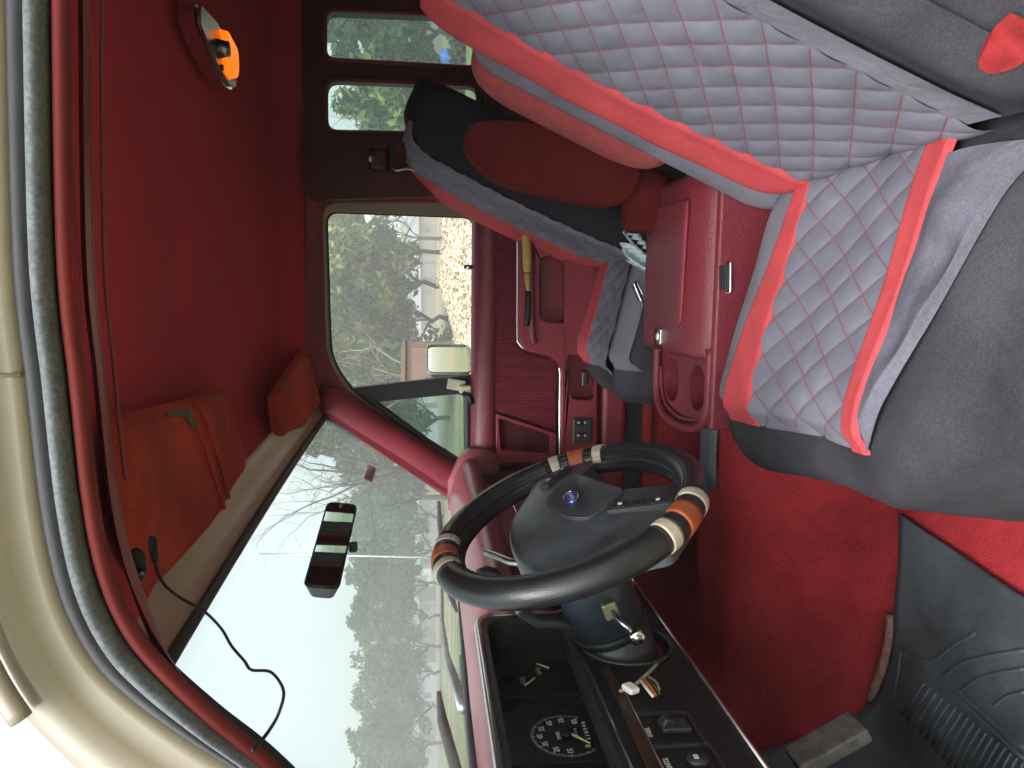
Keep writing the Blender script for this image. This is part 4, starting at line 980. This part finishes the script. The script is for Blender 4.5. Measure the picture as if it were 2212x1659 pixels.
# buckles beside the console
def buckle(name, label, c, ex, ey, L=.052, Wd=.020):
    t = thing(name, label, 'buckle', c); mm = basis(c, ex, ey)
    lp_ = [mm @ V(a, b, 0) for a, b in rounded([(-L/2, -Wd/2), (L/2, -Wd/2), (L/2, Wd/2), (-L/2, Wd/2)], .003, 3)]
    tube('metal_frame', lp_, .0028, CHROME, t, n=8, closed=True)
    box('buckle_body', mm @ V(0, 0, -.006), (L*.8, .010, Wd*.8), BLACKP, t, rot=mm.to_3x3() @ Matrix.Rotation(R(90), 3, 'X'), bevel=.002)
    return t
buckle('belt_buckle', 'chrome belt buckle standing beside the driver cushion and console', W(1567, 599, Y=1.302), V(1, 0, .05), V(0, -.75, -.6))
buckle('belt_buckle', 'chrome belt buckle tilted on the far side of the console', W(1381, 630, Y=1.66), V(.9, 0, .45), V(0, -.7, .7), .046, .016)
# crumpled plastic bag between console and passenger seat
bagc = W(1382, 545, Y=1.655); rg = random.Random(3)
def bagf(u, v):
    p = W(lerp(1400, 1346, v)+6*math.sin(u*9+v*4), lerp(470, 590, u), Y=1.648-.03*v)
    k = .010*math.sin(u*21+v*9)+.007*math.sin(u*37-v*17); taper = math.sin(math.pi*min(1, u*1.05))**.5
    return W(1402, lerp(470, 590, u), Y=1.65).lerp(p, taper)+V(k*.5, k, k*.6)
tag(grid('plastic_bag', bagf, 40, 16, BAGM, None, smooth=False, solid=.001), 'crumpled pale blue plastic bag between console and passenger seat', 'bag')

# ------------------------------------------------------------------ floor mat, pedal
def on_mat(x, y, off=.017):
    p = W(x, y, Z=.76)
    for _ in range(6): p = W(x, y, Z=floor_z(p.x, p.y)+off)
    return p
Ic = spl([on_mat(x, y, .012) for x, y in ((1946, 1110), (1944, 1180), (1938, 1300), (1928, 1400), (1905, 1490), (1862, 1562), (1815, 1640))], 6)
Oc0 = W(2212, 1252, Z=.757); I0 = Ic[0]; R0 = W(2040, 1128, Z=.757)
dirr = (Oc0-R0).normalized(); O0 = R0+dirr*.55; O1 = V(Ic[-1].x-.06, .72, .757)
flm = thing('floor_mat', 'worn grey rubber floor mat with moulded ribs in the driver footwell', 'floor mat', (-.6, 1.0, .76))
def matpt(u, v, off=.012):
    k = u*(len(Ic)-1); i = min(int(k), len(Ic)-2); a = Ic[i].lerp(Ic[i+1], k-i)
    st = R0-(R0-I0)*0
    b = O0.lerp(O1, u); p = a.lerp(b, v); p.z = floor_z(p.x, p.y)+off+.0015*math.sin(p.x*31)*math.sin(p.y*27); return p
grid('mat_sheet', matpt, 50, 40, MATRUB, flm, solid=.008)
def c3d(a, b): return ((1700+a*.3888)/1.1573, (1280+b*.3888)/1.1573)
ribs = []
for i in range(19):
    A_ = on_mat(*c3d(1430+37*i, 1300+40*i)); B_ = on_mat(*c3d(1570+40*i, 1100+32*i)); ribs.append(tube_data([A_, B_], .0024, 6))
multi('moulded_ribs', ribs, MATRUB, flm)
for k, path_ in enumerate(([(1420, 890), (1400, 1040), (1365, 1210)], [(1420, 890), (1560, 985), (1750, 1120), (2000, 1340), (2212, 1520)], [(1455, 960), (1600, 1060), (1800, 1210), (2212, 1590)],
                          [(1480, 920), (1620, 960), (1760, 860), (1900, 780)], [(1690, 1070), (1800, 980), (1960, 930), (2212, 890)], [(1790, 1170), (1950, 1060), (2212, 1010)], [(2020, 1250), (2100, 1190), (2212, 1160)])):
    tube('moulded_ridge', spl([on_mat(*c3d(*q)) for q in path_], 6), .0032, MATRUB, flm, n=6)
tag(tube('carpet_binding', spl([on_mat(x, y, .016) for x, y in ((1924, 1328), (1922, 1370), (1912, 1420), (1900, 1460), (1880, 1508))], 6), .0085, mat('frayed_binding', (.24, .12, .095), .9, var=.4, vscale=90, bump=.8, bscale=260, bdist=.003), None, n=8), 'frayed tan binding along the carpet edge beside the rubber mat', 'carpet edging')
pd = thing('brake_pedal', 'worn grey rubber pedal above the floor mat at the photo edge', 'pedal', W(1790, 1610, Y=1.03))
pc_ = W(1788, 1608, Y=1.03); tp = W(1712, 1652, Y=1.03); bt_ = W(1850, 1574, Y=1.03)
lx_ = (tp-bt_); PM = basis(pc_, lx_, V(0, 1, 0)).to_3x3()
box('pedal_pad', pc_, (lx_.length*1.05, .055, .024), PEDAL, pd, rot=PM, bevel=.005, seg=2)
for s in (-.012, .004, .018): box('pad_ridge', pc_+PM @ V(0, s, .0135), (lx_.length*.98, .005, .005), PEDAL, pd, rot=PM, bevel=.001)
tube('pedal_arm', [pc_+V(-.02, .02, .0), pc_+V(-.12, .03, .06), pc_+V(-.22, .03, .30)], .010, STEEL, pd)

# ------------------------------------------------------------------ wipers and aerial outside the glass
wp1 = thing('wiper', 'black wiper with silver arm low on the driver side of the windshield', 'wiper', on_ws(985, 1600))
tube('blade', [on_ws(948, 1497), on_ws(956, 1560), on_ws(985, 1665), on_ws(1003, 1730)], [.004, .008, .008, .006], RUBBER, wp1)
tube('arm', [on_ws(962, 1560, .035), on_ws(985, 1640, .04), on_ws(1010, 1740, .03)], .005, STEEL, wp1)
wp2 = thing('wiper', 'wiper with long silver arm behind the steering wheel, passenger side of the windshield', 'wiper', on_ws(975, 1450))
tube('blade', [on_ws(948, 1085), on_ws(950, 1130), on_ws(956, 1190), on_ws(975, 1290), on_ws(986, 1320)], [.005, .007, .007, .007, .004], RUBBER, wp2)
tube('arm', [on_ws(952, 1200, .03), on_ws(955, 1340, .04), on_ws(966, 1420, .045), on_ws(1003, 1530, .03)], [.004, .004, .006, .012], STEEL, wp2)
at_ = W(925, 1204, Y=2.28); ab_ = V(at_.x+.0, at_.y, 1.36)
an_ = thing('radio_aerial', 'thin upright radio aerial on the passenger fender beyond the windshield', 'aerial', ab_)
tube('mast', [ab_, at_, W(560, 1196, Y=2.28)], [.004, .003, .002], CHROME, an_, n=8)
tube('mount', [ab_+V(0, 0, -.03), ab_+V(0, 0, .015)], [.02, .01], BLACKP, an_)
# ------------------------------------------------------------------ outside
def gpos(y_px, Y): d = ray(920, y_px); t = Y/d.y; return V(d.x*t, Y, 0)
GR = bpy.data.materials.new('winter_grass'); GR.use_nodes = True; nt = GR.node_tree; b = nt.nodes['Principled BSDF']; b.inputs['Roughness'].default_value = .95
tc = nt.nodes.new('ShaderNodeTexCoord')
mp = nt.nodes.new('ShaderNodeMapping'); mp.inputs['Scale'].default_value = (.03, .16, 1); nt.links.new(tc.outputs['Object'], mp.inputs[0])
n1 = nt.nodes.new('ShaderNodeTexNoise'); n1.inputs['Scale'].default_value = 1.0; n1.inputs['Detail'].default_value = 6; nt.links.new(mp.outputs[0], n1.inputs['Vector'])
n2 = nt.nodes.new('ShaderNodeTexNoise'); n2.inputs['Scale'].default_value = 2.5; n2.inputs['Detail'].default_value = 8; nt.links.new(tc.outputs['Object'], n2.inputs['Vector'])
r1 = nt.nodes.new('ShaderNodeValToRGB'); e = r1.color_ramp.elements; e[0].position = .36; e[0].color = (.060, .095, .016, 1); e[1].position = .62; e[1].color = (.17, .145, .06, 1)
nt.links.new(n1.outputs[0], r1.inputs[0])
r2 = nt.nodes.new('ShaderNodeValToRGB'); e = r2.color_ramp.elements; e[0].position = .3; e[0].color = (.62, .62, .62, 1); e[1].position = .7; e[1].color = (1.25, 1.25, 1.25, 1); nt.links.new(n2.outputs[0], r2.inputs[0])
mm_ = nt.nodes.new('ShaderNodeMix'); mm_.data_type = 'RGBA'; mm_.blend_type = 'MULTIPLY'; mm_.inputs[0].default_value = 1
nt.links.new(r1.outputs[0], mm_.inputs[6]); nt.links.new(r2.outputs[0], mm_.inputs[7]); nt.links.new(mm_.outputs[2], b.inputs['Base Color'])
DRY = mat('dry_field', (.115, .09, .042), .95, var=.35, vscale=.15)
g = obj('ground', [(-495, -235, 0), (495, -235, 0), (495, 395, 0), (-495, 395, 0)], [(0, 1, 2, 3)], GR); g['kind'] = 'structure'
# dry field strip beyond the tree row (bends with the view: two long quads)
f_ = obj('field', [(-490, 82, .02), (-40, 82, .02), (300, 76, .02), (300, 390, .02), (-490, 390, .02)], [(0, 1, 2, 3, 4)], DRY); f_['kind'] = 'structure'
tr_ = obj('farm_track', [tuple(gpos(1700, 47)+V(0, 0, .012)), tuple(gpos(860, 50)+V(0, 0, .012)), tuple(gpos(-200, 46)+V(0, 0, .012)), tuple(gpos(-200, 48.5)+V(0, 0, .012)), tuple(gpos(860, 53)+V(0, 0, .012)), tuple(gpos(1700, 49.5)+V(0, 0, .012))], [(0, 1, 4, 5), (1, 2, 3, 4)], mat('pale_track', (.24, .20, .12), .95, var=.2, vscale=.6)); tr_['kind'] = 'structure'
# gravel pile by the passenger side
GV = bpy.data.materials.new('gravel'); GV.use_nodes = True; nt = GV.node_tree; b = nt.nodes['Principled BSDF']; b.inputs['Roughness'].default_value = .9
tc = nt.nodes.new('ShaderNodeTexCoord'); vo = nt.nodes.new('ShaderNodeTexVoronoi'); vo.inputs['Scale'].default_value = 38; nt.links.new(tc.outputs['Object'], vo.inputs['Vector'])
rp = nt.nodes.new('ShaderNodeValToRGB'); e = rp.color_ramp.elements; e[0].color = (.13, .09, .055, 1); e[1].color = (.36, .32, .235, 1); e[0].position = .1; e[1].position = .75
el = rp.color_ramp.elements.new(.4); el.color = (.27, .225, .155, 1)
sx = nt.nodes.new('ShaderNodeSeparateColor'); nt.links.new(vo.outputs['Color'], sx.inputs[0]); nt.links.new(sx.outputs[0], rp.inputs[0]); nt.links.new(rp.outputs[0], b.inputs['Base Color'])
gp = gpos(470, 9.0); rg = random.Random(11)
NZ = np.random.default_rng(4).normal(size=(40, 40))
def pile(x, y):
    dx, dy = (x-gp.x)/1.0, (y-gp.y)/1.0
    rx = 7.5 if dx < 0 else 2.8; r = math.hypot(dx/rx, dy/3.0)
    h = 1.60*max(0, 1-r)**1.0 if r > .10 else 1.60*(.90-.30*r*r*4)
    return h+.035*math.sin(x*5.1+1)*math.sin(y*4.3)*min(1, h*3)+.02*math.sin(x*13)*math.sin(y*11+2)*min(1, h*3)-.02
gpile = thing('gravel_pile', 'pale tan gravel heap on the grass close outside the passenger window', 'gravel', gp)
grid('heap', lambda u, v: V(gp.x+lerp(-7.6, 2.9, u), gp.y+lerp(-3.1, 3.1, v), pile(gp.x+lerp(-7.6, 2.9, u), gp.y+lerp(-3.1, 3.1, v))), 90, 80, GV, gpile)
rv_, rf_ = [], []
for i in range(11000):
    x, y = gp.x+rg.uniform(-5.5, 2.5), gp.y-rg.uniform(-.4, 2.8); z = pile(x, y)
    if z < .03: continue
    s = rg.uniform(.007, .020); o = len(rv_)
    for d in ((1, 0, 0), (-1, 0, 0), (0, 1, 0), (0, -1, 0), (0, 0, 1), (0, 0, -1)):
        rv_.append((x+d[0]*s*rg.uniform(.6, 1.2), y+d[1]*s*rg.uniform(.6, 1.2), z+.3*s+d[2]*s*rg.uniform(.5, 1)))
    rf_ += [tuple(o+k for k in q) for q in ((0, 2, 4), (2, 1, 4), (1, 3, 4), (3, 0, 4), (2, 0, 5), (1, 2, 5), (3, 1, 5), (0, 3, 5))]
st = obj('stones', rv_, rf_, GV, gpile); st['kind'] = 'stuff'
# brown cabinet shed
SH = mat('brown_painted_metal', (.10, .064, .05), .6, var=.12, vscale=3)
sp0 = gpos(795, 17.5); sh = thing('utility_shed', 'brown metal utility cabinet with a dark slot beside the trees', 'shed', sp0)
RZ = Matrix.Rotation(R(12), 3, 'Z')
def shb(nm, c, s, m_, parent=sh): return box(nm, sp0+RZ @ Vector(c), s, m_, parent, rot=RZ, bevel=.01, seg=1)
shb('body', (0, 0, 1.02), (1.10, .9, 2.04), SH); shb('roof', (0, -.02, 2.07), (1.20, 1.0, .06), SH); shb('roof_cap', (.0, -.02, 2.12), (.8, .9, .05), SH)
dr_ = shb('door', (-.02, -.455, 1.0), (.86, .02, 1.8), mat('brown_door', (.135, .078, .06), .6, var=.1, vscale=4)); shb('slot', (-.30, -.468, 1.35), (.07, .012, .55), RUBBER, dr_)
shb('base', (0, 0, .04), (1.16, .96, .08), RUBBER)
# ------------------------------------------------------------------ trees
rs = np.random.default_rng(21)
def leaf_mat(name, c1, c2):
    M = bpy.data.materials.new(name); M.use_nodes = True; nt = M.node_tree; b = nt.nodes['Principled BSDF']; b.inputs['Roughness'].default_value = .85; b.inputs['Specular IOR Level'].default_value = .2
    tc = nt.nodes.new('ShaderNodeTexCoord'); nz = nt.nodes.new('ShaderNodeTexNoise'); nz.inputs['Scale'].default_value = .9; nz.inputs['Detail'].default_value = 5; nt.links.new(tc.outputs['Object'], nz.inputs['Vector'])
    rp = nt.nodes.new('ShaderNodeValToRGB'); rp.color_ramp.elements[0].position = .35; rp.color_ramp.elements[1].position = .65
    rp.color_ramp.elements[0].color = (*c1, 1); rp.color_ramp.elements[1].color = (*c2, 1); nt.links.new(nz.outputs[0], rp.inputs[0]); nt.links.new(rp.outputs[0], b.inputs['Base Color'])
    return M
LF = [leaf_mat('olive_leaf', (.045, .068, .012), (.19, .215, .055)), leaf_mat('dark_leaf', (.014, .036, .010), (.050, .085, .026)), leaf_mat('grey_brown_leaf', (.028, .062, .016), (.090, .135, .042))]
BARK = mat('bark', (.030, .024, .019), .95, var=.4, vscale=6)
BARKP = mat('pale_bark', (.15, .125, .095), .95, var=.3, vscale=6)
def fast(name, Vt, n_per, m_, parent):
    """mesh of separate small polygons, n_per vertices each"""
    me = bpy.data.meshes.new(name); nv = len(Vt); nf = nv//n_per
    me.vertices.add(nv); me.vertices.foreach_set('co', np.asarray(Vt, dtype=np.float32).ravel())
    me.loops.add(nv); me.loops.foreach_set('vertex_index', np.arange(nv, dtype=np.int32))
    me.polygons.add(nf); me.polygons.foreach_set('loop_start', np.arange(0, nv, n_per, dtype=np.int32))
    me.update(); me.validate(); me.materials.append(m_)
    o = bpy.data.objects.new(name, me); link(o, parent); return o
def foliage(cents, rad, n_each, size):
    """leaf sprays scattered around clump centres"""
    k = len(cents); c = np.repeat(cents, n_each, 0); n = len(c)
    d = rs.normal(size=(n, 3)); d /= np.linalg.norm(d, axis=1)[:, None]
    r = np.repeat(rad, n_each)[:, None]*(rs.random((n, 1))**.5)
    p = c+d*r*np.array([1, 1, .75])
    a = rs.normal(size=(n, 3)); a /= np.linalg.norm(a, axis=1)[:, None]
    b_ = np.cross(a, rs.normal(size=(n, 3))); b_ /= np.linalg.norm(b_, axis=1)[:, None]
    s = size*(.5+rs.random((n, 1))); q = np.stack([p-a*s, p+b_*s*.42, p+a*s, p-b_*s*.42], 1)
    return q.reshape(-1, 3)
def limb(p, d, L, r, depth, out, tips, spread=.6, segs=3, kids=3, rnd=None, droop=0.0):
    pts, rad = [p.copy()], [r]; q = p.copy(); dd = d.copy()
    for i in range(segs):
        dd = (dd+Vector(rnd.normal(size=3)*.16)+V(0, 0, -droop)).normalized(); q = q+dd*(L/segs); pts.append(q.copy()); rad.append(r*(1-.55*(i+1)/segs))
    out.append(tube_data(pts, rad, 5 if r > .03 else 3))
    if depth == 0: tips.append(q); return
    for k in range(kids):
        nd = (dd+Vector(rnd.normal(size=3))*spread).normalized(); bp_ = pts[-1] if k == 0 else pts[-1-(k % segs)]
        limb(bp_, nd, L*rnd.uniform(.58, .8), r*.45, depth-1, out, tips, spread, segs, kids, rnd, droop)
def tree(label, pos, H, rx, base_h, lm, n=70, leaf=.26, each=90, trunk_r=.16, seed=0, forks=4, group='trees across the field'):
    rnd = np.random.default_rng(seed); pos = Vector(pos); t = thing('evergreen_tree', label, 'tree', pos, group)
    out, tips = [], []
    fork = base_h*rnd.uniform(.45, .75)
    trunk = tube_data([pos+V(0, 0, -.1), pos+V(rnd.normal()*.1, rnd.normal()*.1, fork*.5), pos+V(rnd.normal()*.2, 0, fork)], [trunk_r*1.25, trunk_r, trunk_r*.85], 8); out.append(trunk)
    for k in range(forks):
        an = 2*math.pi*k/forks+rnd.random(); limb(pos+V(0, 0, fork), V(math.cos(an)*.75, math.sin(an)*.75, 1).normalized(), H*.38, trunk_r*.6, 2, out, tips, .55, 3, 3, rnd)
    multi('trunk', out, BARK, t)
    c = rnd.normal(size=(n, 3)); c /= np.linalg.norm(c, axis=1)[:, None]; c *= (rnd.random((n, 1))**.45)
    zc = (H+base_h)/2; hz = (H-base_h)/2
    low = np.where(c[:, 2:3] < 0, 1.0, 1.0-.35*c[:, 2:3]); c = c*np.array([rx, rx, hz])*np.concatenate([low, low, np.ones_like(low)], 1)
    c += np.array([pos.x, pos.y, zc])+rnd.normal(size=(n, 3))*.35
    rad = rnd.uniform(.35, 1.0, n)*rx*.30
    fast('crown', foliage(c, rad, each, leaf), 4, lm, t); return t
def bare(label, pos, H, seed, m_=None, r=.2, group=None, depth=4, kids=3, nm='bare_tree', lean=(0, 0)):
    rnd = np.random.default_rng(seed); pos = Vector(pos); t = thing(nm, label, 'tree', pos, group); out, tips = [], []
    base = pos+V(lean[0]*.3, lean[1]*.3, H*.22); out.append(tube_data([pos+V(0, 0, -.1), base], [r*1.2, r], 8))
    for k in range(4):
        an = 2*math.pi*k/4+rnd.random(); limb(base, V(math.cos(an)*.55+lean[0], math.sin(an)*.55+lean[1], 1).normalized(), H*.36, r*.55, depth, out, tips, .5, 3, kids, rnd)
    w = out[0]; tr__ = multi('trunk', out[:1], m_ or BARK, t); multi('branches', out[1:], m_ or BARK, t); return t
T = 'trees across the field'
PW = [  # seen through the open passenger window
    ('tall olive-green tree nearest the rear edge of the passenger window', 545, 60, 13.5, 5.0, 3.0, 0),
    ('broad olive-green tree with a forked trunk in the passenger window', 612, 52, 12.5, 5.2, 2.5, 0),
    ('dense olive tree in the middle of the passenger window', 690, 56, 14, 5.4, 2.5, 0),
    ('olive tree with a leaning forked trunk beside the brown shed', 752, 47, 12.5, 4.8, 2.3, 0),
    ('dark green tree standing behind the brown shed', 815, 44, 12.0, 4.4, .8, 1)]
for i, (lab, y, Y, H, rx, bh, k) in enumerate(PW): tree(lab, gpos(y, Y), H, rx, bh, LF[k], seed=100+i, n=200, each=100, leaf=.27)
bare('bare pale shrub tree low in the front corner of the passenger window', gpos(812, 26), 6.2, 9, BARKP, .12, T, 4, 3)
bare('thin bare tree behind the rear edge of the passenger window', gpos(515, 75), 9, 12, BARK, .16, T)
VW = [('dark leafy tree behind the upper vent window', 905, 50, 8.5, 4.0, 1.4, 1), ('dark leafy tree at the front tip of the vent window', 975, 58, 8.0, 4.0, 1.2, 1)]
for i, (lab, y, Y, H, rx, bh, k) in enumerate(VW): tree(lab, gpos(y, Y), H, rx, bh, LF[k], seed=130+i, n=60)
bare('tall bare branching tree at the passenger end of the windshield', gpos(1010, 40), 11.5, 5, BARK, .22, T, 4, 3, lean=(-.15, 0))
bare('bare many-stemmed tree below the sticker in the windshield', gpos(1075, 46), 8.5, 6, BARK, .16, T, 4, 3)
WSD = [  # row seen through the windshield, passenger end first
    ('loose grey-green tree beside the windshield pillar', 1030, 70, 9.5, 4.2, 2.2, 2), ('rounded green tree just left of the mirror in the windshield', 1115, 66, 9.3, 4.0, 2.2, 1),
    ('green tree with leaning stems under the rear view mirror', 1190, 70, 9.6, 4.0, 2.0, 1), ('dense green tree in front of the aerial line', 1262, 68, 9.4, 4.0, 1.8, 1),
    ('bushy tree with gaps of sky beside the mirror end', 1330, 72, 9.2, 4.0, 2.2, 2), ('spiky topped evergreen at the middle of the windshield', 1395, 74, 8.4, 3.6, 2.0, 1),
    ('low evergreen in the dip of the tree row', 1452, 78, 7.8, 3.6, 1.6, 2), ('round brownish tree above the wiper tip', 1528, 74, 9.6, 4.6, 1.8, 2),
    ('broad brownish tree by the driver pillar', 1605, 72, 9.4, 4.6, 1.6, 2), ('far brownish tree partly behind the driver pillar', 1685, 72, 9.0, 4.6, 1.6, 2)]
for i, (lab, y, Y, H, rx, bh, k) in enumerate(WSD): tree(lab, gpos(y, Y), H, rx, bh, LF[k], seed=150+i, n=75, each=80)
QW = [('dark spiky evergreen filling the rear quarter window', 70, 40, 6.3, 3.0, 1.6, 1), ('dark evergreen at the top of the rear quarter window', -5, 44, 6.6, 3.2, 1.4, 1), ('dense olive tree behind the front quarter window', 215, 42, 5.6, 3.6, .6, 0), ('olive tree beside the passenger pillar in the quarter window', 275, 46, 5.4, 3.4, .6, 2)]
for i, (lab, y, Y, H, rx, bh, k) in enumerate(QW): tree(lab, gpos(y, Y), H, rx, bh, LF[k], seed=180+i, n=65)
bare('bare thin tree rising above the olive trees in the front quarter window', gpos(255, 40), 9.0, 33, BARK, .12, T)
# low brush mound, barrel, far sheds and distant wood
bp0 = gpos(75, 33); br = thing('brush_pile', 'dark low brush heap on the grass in the rear quarter window', 'brush pile', bp0)
cc = np.array([[bp0.x+x, bp0.y+rs.normal()*.4, .25] for x in np.linspace(-2.4, 2.2, 16)]); fast('twigs', foliage(cc, np.full(16, .55), 130, .16)*np.array([1, 1, 1]), 4, BARK, br)
bl = gpos(118, 37); brl = thing('blue_barrel', 'blue plastic barrel under the evergreen in the rear quarter window', 'barrel', bl)
tube('drum', [bl+V(0, 0, 0), bl+V(0, 0, .05), bl+V(0, 0, .45), bl+V(0, 0, .86), bl+V(0, 0, .9)], [.27, .30, .32, .30, .27], mat('blue_plastic', (.02, .10, .34), .5), brl, n=24)
tube('rim', [bl+V(0, 0, .895), bl+V(0, 0, .93)], [.29, .28], mat('blue_lid', (.02, .085, .28), .5), brl, n=24)
WALL = [mat('tan_siding', (.11, .088, .055), .8, var=.1, vscale=2), mat('white_siding', (.13, .127, .115), .8, var=.08, vscale=2), mat('grey_siding', (.18, .19, .19), .8, var=.1, vscale=2)]
RF = mat('grey_roof', (.13, .13, .135), .8, var=.2, vscale=2)
def shed(label, y, Y, w, d, h, k):
    p = gpos(y, Y); t = thing('far_building', label, 'building', p, 'low buildings beyond the field')
    box('wall', p+V(0, 0, h/2), (w, d, h), WALL[k], t, bevel=.02, seg=1)
    obj('roof', [p+V(sx*w*.55, sy*d*.6, h) for sx in (-1, 1) for sy in (-1, 1)]+[p+V(-w*.55, 0, h+d*.28), p+V(w*.55, 0, h+d*.28)], [(0, 2, 5, 4), (1, 4, 5, 3), (0, 4, 1), (2, 3, 5), (0, 1, 3, 2)], RF, t)
    n_ = max(2, int(w/2.5))
    for i in range(n_): box('window', p+V(lerp(-w*.36, w*.36, i/(n_-1)), -d/2-.02, h*.55), (.8, .04, 1.0), RUBBER, t, seg=1)
for a in (('long tan building beyond the forked trees', 500, 118, 9, 6, 2.6, 0), ('white low building between the trunks in the passenger window', 565, 125, 8, 5, 2.4, 1), ('small tan building far behind the middle trunks', 665, 122, 7, 5, 2.3, 0),
          ('tan low building under the trees at the windshield pillar', 1062, 110, 7, 5, 2.5, 0), ('white low building behind the steering wheel top', 1160, 112, 8, 5, 2.4, 1), ('tan building under the middle of the tree row', 1340, 118, 9, 6, 2.6, 0),
          ('grey low building under the tree row dip', 1455, 112, 6, 5, 2.3, 2), ('tan building right of the wiper tip', 1545, 118, 10, 6, 2.6, 0), ('white building nearest the driver pillar', 1635, 115, 7, 5, 2.4, 1), ('tan building behind the dark evergreen', 40, 80, 10, 6, 3.0, 0), ('pale grey building above the vent window grass', 930, 105, 7, 5, 2.4, 2)):
    shed(*a)
# far wood as one mass
cc = []
for y in np.linspace(-400, 2000, 260):
    Yd = rs.uniform(165, 215); p = gpos(float(y), Yd); cc.append([p.x, p.y, rs.uniform(1.0, 6.0)])
fw = fast('distant_woods', foliage(np.array(cc), rs.uniform(2.0, 3.6, 260), 130, .8), 4, LF[2], None); fw['kind'] = 'stuff'; fw['label'] = 'hazy grey line of distant woods beyond the field'; fw['category'] = 'woods'
# ------------------------------------------------------------------ damp haze over the whole place
HZ = bpy.data.materials.new('haze_air'); HZ.use_nodes = True; nt = HZ.node_tree; nt.nodes.clear()
o_ = nt.nodes.new('ShaderNodeOutputMaterial'); pv_ = nt.nodes.new('ShaderNodeVolumePrincipled'); pv_.inputs['Color'].default_value = (.93, .96, .96, 1); pv_.inputs['Density'].default_value = .0034
nt.links.new(pv_.outputs[0], o_.inputs['Volume'])
v, f = box_data((0, 80, 8.5), (1000, 640, 19)); hz = obj('haze', v, f, HZ); hz['kind'] = 'stuff'; hz['label'] = 'pale damp haze over the field'; hz['category'] = 'haze'
